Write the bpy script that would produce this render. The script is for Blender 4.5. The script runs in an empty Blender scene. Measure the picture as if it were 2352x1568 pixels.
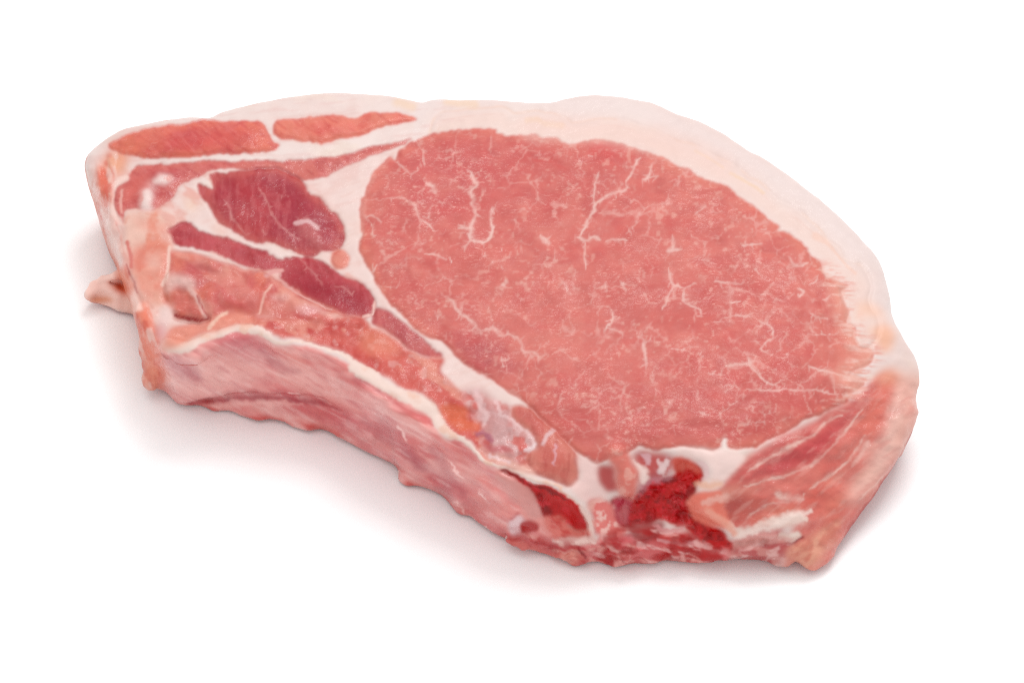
import bpy, math
import numpy as np
from mathutils import Vector

# ------------------------------------------------------------------ camera, world, light
ELEV, DIST, LENS = math.radians(48.0), 0.90, 130.9
scene = bpy.context.scene
cam_d = bpy.data.cameras.new("camera"); cam = bpy.data.objects.new("camera", cam_d)
scene.collection.objects.link(cam); scene.camera = cam
AIM = Vector((0.0, 0.0, 0.015))
cam.location = AIM + Vector((0, -math.cos(ELEV), math.sin(ELEV))) * DIST
cam.rotation_euler = (math.pi / 2 - ELEV, 0, 0)
cam_d.lens = LENS; cam_d.sensor_width = 36.0; cam_d.clip_start = 0.01; cam_d.clip_end = 50
cam_d.dof.use_dof = False

world = bpy.data.worlds.new("World"); scene.world = world; world.use_nodes = True
bg = world.node_tree.nodes["Background"]
bg.inputs[0].default_value = (1.0, 1.0, 1.0, 1); bg.inputs[1].default_value = 0.91

def area(name, loc, target, size, power, col=(1, 1, 1)):
    l = bpy.data.lights.new(name, 'AREA'); l.shape = 'RECTANGLE'; l.size, l.size_y = size
    l.energy = power; l.color = col
    o = bpy.data.objects.new(name, l); scene.collection.objects.link(o); o.location = loc
    o.rotation_euler = (Vector(target) - Vector(loc)).to_track_quat('-Z', 'Y').to_euler()
    return o
area("softbox_key", (0.28, 0.58, 1.15), (0, 0, 0), (0.55, 0.55), 7.0)
area("softbox_top", (-0.1, 0.1, 1.5), (0, 0, 0), (1.1, 1.1), 4.2)

vs = scene.view_settings
vs.view_transform = 'Standard'; vs.look = 'None'; vs.gamma = 1.0; vs.exposure = 0.0
vs.use_curve_mapping = False
scene.render.resolution_x, scene.render.resolution_y = 1024, 682
scene.cycles.use_denoising = False; scene.cycles.filter_width = 1.1
scene.cycles.use_adaptive_sampling = False; scene.cycles.max_bounces = 6; scene.cycles.caustics_reflective = False

# ------------------------------------------------------------------ numeric helpers
rng = np.random.default_rng(11)
PW, PH = 2352.0, 1568.0                     # units in which the outlines were measured
FPX = PW * LENS / 36.0
ce, se = math.cos(ELEV), math.sin(ELEV)
CL = np.array(cam.location)
RGT, UP, FWD = np.array([1., 0, 0]), np.array([0, se, ce]), np.array([0, ce, -se])

def to_px(P):
    v = P - CL; dz = v @ FWD
    return PW / 2 + FPX * (v @ RGT) / dz, PH / 2 - FPX * (v @ UP) / dz

def ground(px, py, h):
    """point at height h below the measured spot"""
    px, py, h = map(np.asarray, (px, py, h))
    d = FWD[None] + RGT[None] * ((px - PW / 2) / FPX)[:, None] + UP[None] * ((PH / 2 - py) / FPX)[:, None]
    s = (h - CL[2]) / d[:, 2]
    return CL[None] + d * s[:, None]

TILE = dict(A=(200, 200), B=(700, 200), C=(1200, 200), D=(1700, 200), E=(200, 550), G=(700, 550),
            H=(1200, 550), I=(1750, 550), J=(350, 800), K=(850, 900), L=(1150, 1050), M=(1700, 900),
            N=(1600, 1100), P=(200, 550), R=(1600, 875), S=(1000, 950), U=(1000, 300), W=(1600, 500))
def q(s):
    """'A x,y x,y B x,y' -> points in measuring units; F = whole-picture units"""
    out, t = [], 'F'
    for w in s.split():
        if ',' not in w: t = w; continue
        x, y = map(float, w.split(','))
        if t != 'F':
            k = .34014 if t in 'PRSUW' else .25510
            x = (TILE[t][0] + x * k) * .91875; y = (TILE[t][1] + y * k) * .91875
        out.append((x, y))
    return np.array(out)

def catmull(P, n=5, closed=True):
    P = np.asarray(P, float)
    if closed: Q = np.vstack([P[-1], P, P[0], P[1]])
    else: Q = np.vstack([2 * P[0] - P[1], P, 2 * P[-1] - P[-2]])
    out = []
    for i in range(1, len(Q) - 2):
        a, b, c, d = Q[i - 1], Q[i], Q[i + 1], Q[i + 2]
        for t in np.arange(n) / n:
            out.append(.5 * (2 * b + (c - a) * t + (2 * a - 5 * b + 4 * c - d) * t * t + (3 * b - a - 3 * c + d) * t ** 3))
    if not closed: out.append(Q[-2])
    return np.array(out)

TABS = {}
def vnoise(x, y, seed):
    """smooth 2-D value noise in [-1, 1]"""
    if seed not in TABS: TABS[seed] = (np.random.default_rng(seed).random(65536) * 2 - 1).astype(np.float32)
    tab = TABS[seed]; x, y = np.asarray(x, np.float32), np.asarray(y, np.float32)
    xi, yi = np.floor(x).astype(np.int32), np.floor(y).astype(np.int32)
    fx, fy = x - xi, y - yi
    fx = fx * fx * fx * (fx * (fx * 6 - 15) + 10); fy = fy * fy * fy * (fy * (fy * 6 - 15) + 10)
    a0, a1, b0, b1 = (xi & 255) << 8, ((xi + 1) & 255) << 8, yi & 255, (yi + 1) & 255
    p, r = tab.take(a0 | b0), tab.take(a0 | b1)
    p += (tab.take(a1 | b0) - p) * fx; r += (tab.take(a1 | b1) - r) * fx
    return p + (r - p) * fy
def fbm(x, y, seed, oct=4):
    s, a, t = 0, 1., 0
    for o in range(oct):
        s = s + a * vnoise(x * 2 ** o, y * 2 ** o, seed + o); t += a; a *= .5
    return s / t

def gauss(a, sig):
    if sig <= 0: return a
    a = np.asarray(a, np.float32)
    for ax in (0, 1):
        n = a.shape[ax]; cut = lambda p, i: p[i:i + n] if ax == 0 else p[:, i:i + n]
        pad = lambda r: np.pad(a, [(r, r) if i == ax else (0, 0) for i in range(a.ndim)], mode='edge')
        if sig < 3:
            r = max(1, int(3 * sig)); k = np.exp(-.5 * (np.arange(-r, r + 1) / sig) ** 2); k = (k / k.sum()).astype(np.float32)
            p = pad(r); a = sum(w * cut(p, i) for i, w in enumerate(k))
        else:
            r = max(1, int(round(sig * .98)))                       # three box passes
            for _ in range(3):
                c = np.cumsum(pad(r).astype(np.float64), axis=ax)
                z = np.zeros_like(c[:1] if ax == 0 else c[:, :1]); c = np.concatenate([z, c], axis=ax)
                a = ((cut(c, 2 * r + 1) - cut(c, 0)) / (2 * r + 1)).astype(np.float32)
    return a
def sstep(a, b, x):
    t = np.clip((x - a) / (b - a), 0, 1); return t * t * (3 - 2 * t)

def inside(X, Y, P):
    m = np.zeros(X.shape, bool); Q = np.roll(P, -1, 0)
    for (x0, y0), (x1, y1) in zip(P, Q):
        if y0 == y1: continue
        c = ((y0 <= Y) != (y1 <= Y))
        m ^= c & (X < (x1 - x0) * (Y - y0) / (y1 - y0) + x0)
    return m
def seg_dist(X, Y, P, W=None, closed=False):
    """distance to a polyline; with W returns distance / local half width"""
    best = np.full(X.shape, 1e9); n = len(P)
    for i in range(n if closed else n - 1):
        (x0, y0), (x1, y1) = P[i], P[(i + 1) % n]
        dx, dy = x1 - x0, y1 - y0; L2 = dx * dx + dy * dy + 1e-12
        t = np.clip(((X - x0) * dx + (Y - y0) * dy) / L2, 0, 1)
        d = np.hypot(X - x0 - t * dx, Y - y0 - t * dy)
        if W is not None: d = d / (W[i] + t * (W[(i + 1) % n] - W[i]))
        best = np.minimum(best, d)
    return best

def nz(m, sx, sy, seed):
    """m times smooth noise, worked out only where m lies"""
    o = np.zeros(m.shape, np.float32); r = np.nonzero(m.max(1) > .004)[0]
    if not len(r): return o
    k = np.nonzero(m.max(0) > .004)[0]; s = slice(r[0], r[-1] + 1), slice(k[0], k[-1] + 1)
    o[s] = m[s] * fbm(gx[s] / sx, gy[s] / sy, seed); return o
# ------------------------------------------------------------------ tissue map (what lies where on the cut faces)
RX, RY = 1176, 784
gx, gy = (a.astype(np.float32) for a in np.meshgrid(np.arange(RX) * 2.0 + 1, np.arange(RY) * 2.0 + 1))
wx = gx + 4 * fbm(gx / 34, gy / 34, 1, 4) + 2.6 * fbm(gx / 9, gy / 9, 5, 2); wy = gy + 4 * fbm(gx / 34, gy / 34, 9, 4) + 2.6 * fbm(gx / 9, gy / 9, 15, 2)

ILL = 1.40
def lin(c):
    c = np.asarray(c, float) / 255.
    return np.where(c <= .04045, c / 12.92, ((c + .055) / 1.055) ** 2.4)
def alb(c, light=1.0): return np.clip((lin(c) - .030) / (ILL * light), .002, .92)

col = np.zeros((RY, RX, 3), np.float32); hgt = np.zeros((RY, RX), np.float32); part = np.zeros((RY, RX), np.int32)
mus = np.zeros((RY, RX), np.float32)                                    # muscle fibre mask
PARTS = {}
def pid(key, name=None, label=None, kind='fat'):
    if key not in PARTS: PARTS[key] = (len(PARTS), name or key, label, kind)
    return PARTS[key][0]

def bbox(P, pad):
    x0, y0 = P.min(0) - pad; x1, y1 = P.max(0) + pad
    return slice(max(0, int(y0 / 2)), max(1, min(RY, int(y1 / 2) + 1))), slice(max(0, int(x0 / 2)), max(1, min(RX, int(x1 / 2) + 1)))
def region(s, soft=3.0, warp=1.0, smooth=True):
    P = q(s) if isinstance(s, str) else s
    if smooth: P = catmull(P, 4)
    m = np.zeros((RY, RX), np.float32); b = bbox(P, 20)
    X = gx[b] + (wx[b] - gx[b]) * warp; Y = gy[b] + (wy[b] - gy[b]) * warp
    m[b] = inside(X, Y, P)
    if soft <= 0: return m
    b2 = bbox(P, 20 + soft * 4); m[b2] = gauss(m[b2], soft / 2.0)
    return m
def paint(m, c, light=1.0):
    r = np.nonzero(m.max(1) > .004)[0]
    if not len(r): return
    k = np.nonzero(m[r[0]:r[-1] + 1].max(0) > .004)[0]
    s = slice(r[0], r[-1] + 1), slice(k[0], k[-1] + 1)
    col[s] += m[s][..., None] * (alb(c, light)[None, None] - col[s])
def band(s, w, soft=.5, warp=.6, out=None, amp=1.0):
    """soft stroke; w = half width (number or list) in measuring units"""
    P = q(s) if isinstance(s, str) else s
    w = np.full(len(P), float(w)) if np.isscalar(w) else np.interp(np.linspace(0, 1, len(P)), np.linspace(0, 1, len(w)), w)
    if len(P) == 1: P = np.vstack([P, P + .5]); w = np.r_[w, w]
    if len(P) > 2:
        P2 = catmull(P, 4, False); w = np.interp(np.linspace(0, 1, len(P2)), np.linspace(0, 1, len(w)), w); P = P2
    b = bbox(P, w.max() * 2 + 12)
    X = gx[b] + (wx[b] - gx[b]) * warp; Y = gy[b] + (wy[b] - gy[b]) * warp
    v = 1 - sstep(1 - soft, 1 + soft, seg_dist(X, Y, P, w))
    if out is not None: out[b] = np.maximum(out[b], v * amp); return out
    m = np.zeros((RY, RX), np.float32); m[b] = v
    return m
def mottle(m, c, amp, scale, seed, lo=-.1, hi=.5, light=1.0, ax=1.0, ang=0.0):
    b = np.nonzero(m.max(1) > .01)[0], np.nonzero(m.max(0) > .01)[0]
    if not len(b[0]): return
    s = slice(b[0][0], b[0][-1] + 1), slice(b[1][0], b[1][-1] + 1)
    ca, sa = math.cos(ang), math.sin(ang)
    u = (gx[s] * ca + gy[s] * sa) / scale / ax; v = (-gx[s] * sa + gy[s] * ca) / scale
    k = sstep(lo, hi, fbm(u, v, seed, 4)) * m[s] * amp
    col[s] += k[..., None] * (alb(c, light) - col[s])

FAT = (245, 223, 217)
pid('fat_cap', 'fat_cap', 'broad pale pink fat cap curving round the far and right edge', 'fat')
col[:] = alb(FAT)
one = np.ones((RY, RX))
mottle(one, (248, 229, 223), .8, 120, 21); mottle(one, (244, 217, 210), .7, 90, 25, .0, .6)
mottle(one, (247, 224, 208), .5, 60, 29, .1, .6, ax=2, ang=.2)

# --- outlines of everything on the cut face (the fat cap lies in layers round the loin eye)
EYE = ('B 1160,720 1190,670 1330,600 1440,560 1520,530 1700,510 1900,488 2120,482 2125,515 2200,540 '
       'C 220,548 400,550 540,540 600,575 660,560 760,570 800,610 880,640 960,620 1040,600 1180,585 1330,610 1430,640 1560,680 1700,725 1830,785 1960,850 2090,915 2200,975 '
       'D 20,830 90,890 180,930 280,985 380,1010 480,1060 530,1130 600,1165 700,1230 790,1300 870,1360 940,1400 980,1440 930,1470 1060,1495 1110,1540 '
       'I 940,190 1000,220 1040,280 1100,360 1170,410 1195,500 1230,560 1320,600 1440,630 1450,655 1390,690 1380,740 1420,830 1450,900 1430,980 1440,1020 1530,1050 1510,1120 1550,1210 1620,1260 1690,1290 1690,1340 1660,1400 '
       'M 1660,120 1780,180 1800,230 1700,300 1600,330 1640,360 1650,400 1560,430 1450,490 1380,530 1230,570 1130,650 1000,720 860,770 800,810 700,850 560,870 480,850 460,770 420,760 380,860 280,870 150,850 0,830 '
       'L 2100,262 1920,290 1860,270 1740,250 1680,300 1560,360 1480,360 1370,420 1300,410 1180,330 1100,270 1000,190 900,90 820,0 '
       'K 1880,480 1800,400 1660,320 1500,200 1400,120 1290,40 '
       'G 2040,1560 1900,1450 1800,1390 1680,1280 1560,1180 1440,1140 1300,1030 1200,930 1100,830 1030,740 960,650 910,540 850,450 800,350 770,250 800,170 820,100 '
       'B 790,1500 790,1400 780,1350 800,1200 840,1130 850,1060 890,960 940,890 1000,830 1080,750 1130,790')
S1 = 'A 290,640 420,560 560,510 720,470 900,440 1010,435 1100,405 1200,390 1300,392 1400,405 1560,400 1700,398 1790,420 1830,490 1860,560 1900,610 1945,640 1900,690 1800,710 1600,715 1400,725 1200,745 1000,765 800,760 640,765 520,740 420,730 350,690'
S2 = 'B -70,470 -40,420 60,385 250,370 400,355 560,345 690,372 780,350 880,325 1000,318 1150,325 1260,345 1340,375 1300,400 1150,430 980,470 880,510 800,545 650,570 500,605 380,620 240,600 130,575 20,575 -30,550 -60,520'
S3 = ('A 520,890 560,850 700,835 900,830 1100,810 1250,795 1500,795 1700,785 1900,790 B 200,795 400,770 600,740 800,690 950,655 1100,620 1250,590 1300,580 '
      '1150,650 1000,710 850,760 700,820 560,880 450,940 300,975 230,985 150,935 0,870 '
      'A 1850,850 1650,872 1500,858 1300,880 1200,920 1080,980 1000,1010 960,1060 900,1150 780,1240 640,1260 500,1260 430,1290 405,1400 350,1340 320,1230 325,1100 350,1030 430,970')
S4 = ('A 1270,930 1330,910 1440,920 1470,890 1650,875 1850,850 1980,880 2100,935 B 190,960 250,1040 270,1100 380,1140 440,1220 490,1290 550,1310 600,1390 630,1480 640,1540 '
      'G 600,260 540,290 430,300 400,300 330,350 300,360 200,330 60,270 E 1850,220 1750,225 1640,190 1500,110 A 1500,1470 1420,1430 1350,1380 1290,1290 1240,1210 1190,1150 1170,1060 1150,1010 1200,1030 1300,1070 1290,990')
S5 = 'G 500,390 530,310 600,280 660,330 680,400 650,460 590,480 530,450'
S6 = ('E 860,100 920,60 1000,25 1080,30 1130,80 1190,120 1300,140 1420,170 1560,220 1750,290 1900,360 G 0,390 150,360 280,370 400,410 520,480 640,560 760,610 860,680 910,740 940,820 930,890 890,940 820,960 760,940 700,930 620,930 540,880 440,840 300,770 180,700 80,640 0,590 '
      'E 1960,580 1950,470 1820,490 1700,470 1560,430 1430,360 1290,300 1150,280 1060,250 990,250 920,220 900,160')
S7 = 'G 905,960 930,890 990,875 1060,900 1120,950 1200,1010 1330,1110 1440,1200 1530,1290 1580,1340 1440,1320 1330,1290 1220,1230 1130,1150 1050,1090 950,1050 910,1020'
S8 = ('E 860,330 950,310 1100,325 1250,360 1400,430 1500,450 1600,490 1800,520 1900,590 2000,640 2120,720 G 150,690 300,780 450,850 540,890 640,940 780,960 860,1060 700,1060 450,1040 200,960 0,960 '
      'E 1850,930 1650,930 1480,900 1400,910 1300,985 1150,975 930,945 910,880 830,790 820,680 830,560 850,430')
S8B = 'E 545,300 600,280 700,260 830,270 860,350 840,450 820,560 830,700 880,830 750,800 650,700 580,640 530,500'
RIB = ('E 850,1130 950,1040 1100,1020 1270,1010 1390,910 1650,915 1770,960 2000,960 2200,1000 G 0,950 150,900 300,900 450,940 620,960 780,960 860,1060 1000,1090 1130,1170 1250,1260 1400,1330 1560,1340 1620,1390 '
       'K 1000,60 1010,130 1100,230 1200,330 1200,400 1350,480 1380,600 1500,800 1600,930 1850,980 1950,1080 1700,1080 1500,1010 1400,960 1300,800 1200,760 1080,700 1010,560 920,420 800,330 640,280 500,180 400,140 230,40 '
       'G 980,1480 800,1400 680,1330 560,1270 300,1200 E 2150,1160 2000,1160 1900,1120 1750,1050 1600,1035 1400,1050 1250,1100 1100,1150 950,1220 850,1220')
S9 = 'K 1700,470 1780,450 1880,490 1980,590 2130,710 2250,840 2330,940 2340,1050 2320,1190 2260,1240 2100,1180 1900,1100 1830,990 1850,900 1930,880 1940,820 1870,700 1770,620 1690,560'
CART = 'K 1180,330 1330,300 1400,320 1560,420 1690,470 1690,560 1770,640 1870,720 1930,830 1900,900 1820,980 1650,960 1450,880 1400,720 1300,560 1250,440'
WALL = ('E 740,1180 800,1230 870,1270 950,1300 1050,1300 1150,1230 1300,1170 1450,1130 1600,1100 1720,1110 1800,1150 1880,1220 1960,1240 2100,1235 2200,1250 '
        'G 200,1230 350,1275 500,1330 620,1390 720,1450 800,1520 K 250,200 400,280 550,360 700,440 800,500 880,580 940,680 1010,760 1080,790 1160,780 1250,840 1330,930 1400,1010 1550,1060 '
        'L 480,530 700,700 800,870 900,950 1000,1100 950,1200 1100,1240 1320,1200 1400,1110 1480,1140 1600,1080 N 0,1200 F 1560,1350 1300,1340 1000,1220 800,1080 600,1010 400,970 360,860')
FRM = ('E 850,1210 950,1255 1050,1240 1150,1190 1300,1130 1450,1080 1600,1062 1720,1075 1800,1110 1880,1170 1960,1200 2100,1190 2200,1200 G 350,1240 500,1280 620,1320 720,1380 830,1450 940,1520 '
       'K 120,70 250,150 400,225 550,300 680,370 800,430 900,500 960,590 1010,670 1090,730 1160,745 1250,805 1340,900 1420,985 1550,1045 1700,1090 1850,1150 2000,1195 2150,1240 L 1000,720 1130,800')
FRMW = [15, 14, 11, 8, 9, 11, 9, 6, 3.5, 2.5, 2.5, 3, 5, 7, 9, 10, 12, 13, 14, 14, 15, 12, 10, 6, 4, 4, 4, 4, 4, 4, 4, 5]
FLK = ('M 1950,160 1870,260 1760,330 1640,420 1500,480 1400,540 1330,600 1150,690 1000,760 880,830 760,910 640,970 560,1040 490,1140 400,1230 330,1290 '
       'N 620,510 520,530 480,590 480,660 600,720 780,800 920,900 1100,900 1400,820 1600,800 F 1830,1190 1800,1330 1900,1380 2100,1200 2200,900 2090,876 2050,866')
MAR = ('L 1480,780 1640,760 1720,780 1860,640 1940,590 2050,560 2110,520 2090,440 2100,380 N 440,190 600,270 610,380 550,400 550,490 490,560 470,640 500,700 620,760 760,870 830,970 930,1010 830,1050 700,1050 640,1000 600,940 480,890 '
       'L 2230,1050 2100,1020 2000,960 1850,1010 1740,1020 1650,1060 1540,1010 1520,900 1490,830')
SLT = 'L 370,470 480,520 600,600 730,655 850,680 950,740 1080,810 1160,870 1220,960 1250,1050 1210,1090 1100,1060 1030,980 920,930 830,930 800,870 760,790 700,720 560,590 430,520'
NOD = 'A 740,930 790,900 860,930 910,970 890,1010 820,1020 720,1050 700,1100 690,1180 700,1260 640,1290 600,1240 580,1160 590,1090 650,1000'
SEAM = ('B 180,950 300,975 450,940 700,820 1000,710 1250,600 1420,570 1180,680 1000,830 890,960 840,1130 790,1300 800,1540 '
        'G 770,250 850,450 960,650 1100,830 1300,1030 1560,1180 1800,1390 K 1290,40 1500,200 1800,400 2000,590 2350,900 L 1180,330 1300,410 1370,460 1400,700 1450,740 1250,790 1100,660 1200,560 1100,400 '
        'K 1980,600 1760,440 1330,270 1150,320 980,60 G 1620,1390 1560,1330 1300,1060 1060,900 930,860 900,720 700,570 400,400 E 1900,340 1400,150 1100,40 A 600,1500 430,1400 500,1260 780,1240 1000,1010 1300,880 1150,1010 1240,1210 1420,1430 1640,1560 G 300,360 430,300 640,200 B 600,1390 440,1220 250,1040')
LEFTE = 'A 160,900 250,760 380,700 450,760 420,880 330,980 300,1100 290,1280 380,1400 400,1560 E 420,300 520,600 560,750 720,820 760,1000 760,1300 800,1400 820,1600 F 330,950 280,640 210,500'

# --- fat web between the muscles
m = region(SEAM, 6); paint(m * .8, (247, 217, 210)); part[m > .5] = pid('seam', 'fat_seam', 'white fat seam running between the muscles', 'fat')
mottle(m, (240, 200, 192), .6, 50, 40, .1, .6)
dEY = np.full((RY, RX), 999., np.float32); bE = slice(90, 520), slice(400, RX)
dEY[bE] = seg_dist(gx[bE], gy[bE], catmull(q(EYE)[5:62], 2, False)) + 9 * fbm(gx[bE] / 90, gy[bE] / 90, 33, 3)
up = np.where(gx > 950, 1, 0) * sstep(1010, 930, gy)
paint(np.exp(-((dEY - 22) / 26) ** 2) * up * .7, (248, 217, 206)); paint(np.exp(-((dEY - 52) / 3.2) ** 2) * up * .45 * sstep(-.2, .3, fbm(gx / 60, gy / 60, 36, 3)), (246, 206, 186))
paint(np.exp(-((dEY - 34) / 2.) ** 2) * up * .3 * sstep(-.1, .3, fbm(gx / 40, gy / 40, 37, 3)), (240, 196, 184)); paint(np.exp(-((dEY - 86) / 22) ** 2) * up * .6, (245, 226, 222))
hgt -= np.exp(-((dEY - 52) / 5) ** 2) * up * .35
hgt += nz(one, 70, 50, 38) * .5
mottle(region(SEAM, 4), (240, 198, 188), .28, 9, 44, .12, .45, ax=6, ang=-.35); mottle(region('F 210,260 1000,225 1000,420 600,480 220,420', 10), (240, 204, 198), .45, 8, 46, .12, .45, ax=7, ang=-.08)
# left end: orange pink
m = region(LEFTE, 10); paint(m, (238, 160, 142)); part[m > .5] = pid('end', 'belly_end', 'orange pink cut end of the rib tail', 'meat')
mottle(m, (247, 205, 192), .95, 46, 50, -.1, .35, ax=.6); mottle(m, (228, 118, 98), .9, 38, 55, 0., .4, ax=.6)
hgt += nz(m, 40, 60, 57) * 1.0
# lower left fatty shoulder (under S3 and S6)
m = region('A 430,1300 600,1260 760,1260 1000,1400 860,1480 900,1560 E 860,330 830,560 830,800 900,900 930,1000 760,1060 740,850 600,760 540,600 480,420 420,250 420,0', 8)
paint(m, (247, 200, 184)); mottle(m, (236, 146, 122), .9, 44, 60, -.1, .35); part[m > .5] = PARTS['end'][0]

# --- muscles
def muscle(key, s, c, lab, dark=None, edge=None, soft=2.6, h=.35, seed=0, fibre=1.0, warp=1.0, name='muscle', ang=0.):
    m = region(s, soft, warp); paint(m, c)
    core = gauss(m, 8); pil = gauss(m, 14)
    if edge is not None: paint(m * (1 - sstep(.45, .95, pil)) * .8, edge)
    if dark is not None: mottle(m * sstep(.6, 1, core), dark, .85, 80, 100 + seed, -.15, .4, ax=1.6, ang=ang)
    mottle(m, tuple(np.add(c, (12, 24, 22))), .3 if key == 'eye' else .5, 16, 200 + seed, .1, .5, ax=2.2, ang=ang)
    mottle(m, tuple(np.add(c, (-14, -16, -12))), .5, 22, 230 + seed, .1, .5, ax=1.6, ang=ang)
    global hgt, mus
    hgt += m * h + m * sstep(.3, 1, pil) * (.3 if key == 'eye' else 1.1) - m * (1 - m) * 1.6
    if key != 'eye': mottle(m, tuple(np.add(c, (22, 44, 40))), .32, 6, 260 + seed, .1, .45, ax=5, ang=ang + .9); mottle(m, tuple(np.add(c, (-20, -26, -20))), .38, 7, 270 + seed, .1, .45, ax=4, ang=ang + .7)
    mus = np.maximum(mus, m * fibre)
    part[m > .5] = pid(key, name, lab, 'loin' if key == 'eye' else 'meat')
    return m

mottle(region('F 230,400 700,430 760,560 860,700 600,640 400,560 300,620', 12), (240, 176, 164), .75, 30, 730, .0, .45, 1, 2., .5)
mS3 = muscle('s3', S3, (208, 92, 92), 'long thin muscle strip below the white seam', (190, 78, 86), (222, 125, 115), 2.3, -.3, 1, .5, ang=-.15)
mNOD = np.maximum(region('A 715,960 790,905 870,935 905,975 860,1015 760,1025 705,1000', 5, 2.), region('A 590,1090 640,1050 700,1080 710,1180 705,1260 620,1255 585,1170', 5, 2.))
mNOD = np.maximum(mNOD, .6 * region('A 640,1010 720,980 760,1030 700,1110 630,1090', 8, 2.))
paint(mNOD, (249, 222, 216)); mottle(mNOD, (238, 150, 140), .8, 20, 70, .05, .4); hgt += gauss(mNOD, 3) * 1.2
m = region('A 500,960 640,900 740,930 640,1010 560,1150 480,1200 430,1250 400,1150 430,1030', 8); paint(m * .6, (232, 120, 108))
paint(band('A 450,960 350,1020 305,1130 310,1260 360,1360 400,1440', [8, 7, 6, 6, 7]), (250, 215, 205))
paint(band('A 410,1080 400,1180 405,1300', 3), (240, 170, 160))
paint(region('A 300,720 400,710 450,780 430,880 360,920 290,900 240,860 250,800', 8), (248, 180, 150))
CORNER = region('A 165,880 220,860 310,930 330,990 300,1080 285,1230 220,1230 180,1080', 5, 2.)
mS1 = muscle('s1', S1, (220, 95, 93), 'left of two flat muscle strips in the fat at the back', (208, 82, 88), (236, 130, 108), 2.3, .5, 2, .6, ang=-.1)
m = region('A 260,660 420,580 600,540 800,500 900,560 700,640 560,740 420,740', 14); paint(m * .6, (238, 130, 105))
mS2 = muscle('s2', S2, (228, 105, 96), 'right one of two flat muscle strips in the fat at the back', (222, 92, 90), (238, 142, 122), 2.3, .4, 3, .6, ang=-.1)
mS4 = muscle('s4', S4, (190, 72, 78), 'dark red oval muscle beside the white seam', (172, 60, 74), (208, 105, 100), 2.3, -.5, 4, .3, ang=.7)
mS6 = muscle('s6', S6, (186, 64, 74), 'dark crimson muscle strip below the oval muscle', (165, 42, 62), (206, 95, 98), 2.3, -.5, 6, .35, ang=.55)
m = region('G 0,470 300,560 600,700 930,800 900,930 760,940 540,880 300,770 80,640 0,580', 14); paint(m * .7 * (mS6 > .5), (166, 44, 64))
mS5 = muscle('s5', S5, (232, 130, 115), 'tiny round muscle spot in the white seam', None, (238, 150, 132), 3, .3, 5, .3)
mS7 = muscle('s7', S7, (196, 80, 86), 'small dark wedge of muscle under the long seam', (180, 62, 74), (208, 110, 106), 3, -.2, 7, .5, ang=.7)
mS8B = region(S8B, 10); paint(mS8B * .9, (234, 130, 110)); mottle(mS8B, (248, 190, 170), .9, 40, 80, .0, .35)
mS8 = muscle('s8', S8, (218, 108, 102), 'bumpy pink meat over the rib at the left', (204, 92, 94), (232, 140, 122), 5, .3, 8, .5, name='rib_meat', ang=.4)
mottle(mS8, (240, 165, 148), .9, 48, 84, .05, .4, ax=1.8, ang=.6); mottle(mS8, (230, 125, 100), .7, 40, 86, .1, .4)
hgt += nz(mS8, 50, 36, 88) * 1.6
mR = region(RIB, 4); paint(mR, (221, 106, 97)); part[mR > .5] = pid('rib', 'rib_top', 'orange red ragged rib edge above the pale rim', 'meat')
mottle(mR, (206, 80, 76), .8, 44, 90, .0, .45, ax=1.6, ang=.6); mottle(mR, (242, 168, 148), .6, 30, 92, .1, .45, ax=2, ang=.6)
mottle(mR, (236, 176, 170), .5, 16, 94, .25, .5)
hgt += nz(mR, 36, 28, 96) * .9
mus = np.maximum(mus, mR * .5)
mCA = region(CART, 8); paint(mCA, (214, 142, 138)); part[mCA > .5] = pid('cart', 'cartilage', 'translucent lilac pink cartilage at the rib joint', 'meat')
mottle(mCA, (232, 192, 190), .6, 30, 97, .0, .35, ax=.6, ang=.5); mottle(mCA, (220, 100, 90), .8, 26, 99, .1, .4)
hgt += nz(mCA, 24, 24, 101) * .9
mS9 = muscle('s9', S9, (214, 110, 100), 'pink triangular muscle above the red slit', (204, 96, 92), (226, 140, 125), 4, .1, 9, .4, ang=.9)

mEY = muscle('eye', EYE, (221, 120, 112), 'large smooth pink loin eye muscle with fine marbling', None, (235, 140, 122), 2.4, .2, 10, 1.0, name='loin_eye')
def zone(s, c, a, soft=60):
    paint(region(s, soft, 1.0) * mEY * a, c)
zone('F 900,400 960,330 1140,310 1210,350 1160,440 1050,480 930,520 860,520', (210, 98, 100), .75)
zone('F 1200,330 1400,320 1480,380 1420,460 1250,470', (214, 106, 104), .6)
zone('F 1330,325 1430,325 1450,350 1380,365', (222, 92, 92), .8, 14)
zone('F 940,650 1000,760 1150,850 1180,900 1120,870 1000,780 900,660', (200, 94, 98), .8, 40)
zone('F 1020,760 1140,790 1190,850 1150,880 1060,820', (186, 86, 94), .8, 26)
zone('F 1150,880 1350,940 1500,1000 1650,1040 1480,1080 1330,1040 1220,960', (208, 104, 100), .8)
zone('F 1500,900 1900,900 1900,960 1700,1010 1500,1000', (208, 100, 98), .7)
zone('F 1700,780 1900,720 1960,800 1900,860 1700,880', (215, 104, 100), .6)
zone('F 1550,450 1750,480 1900,650 1800,640 1600,560', (230, 134, 124), .6)
zone('F 1150,650 1400,600 1550,720 1450,850 1200,800', (222, 126, 118), .6)
zone('F 1930,700 2010,780 2010,860 1920,880 1900,800', (238, 150, 132), .6, 30)
mottle(mEY, (206, 98, 94), .4, 120, 300, .0, .5); mottle(mEY, (232, 140, 128), .4, 60, 304, .05, .5); mottle(mEY, (212, 96, 94), .4, 30, 305, .1, .5, ax=2)
hgt += mEY * (fbm(gx / 160, gy / 110, 306) * .7 + fbm(gx / 40, gy / 26, 308) * .16)

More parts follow.
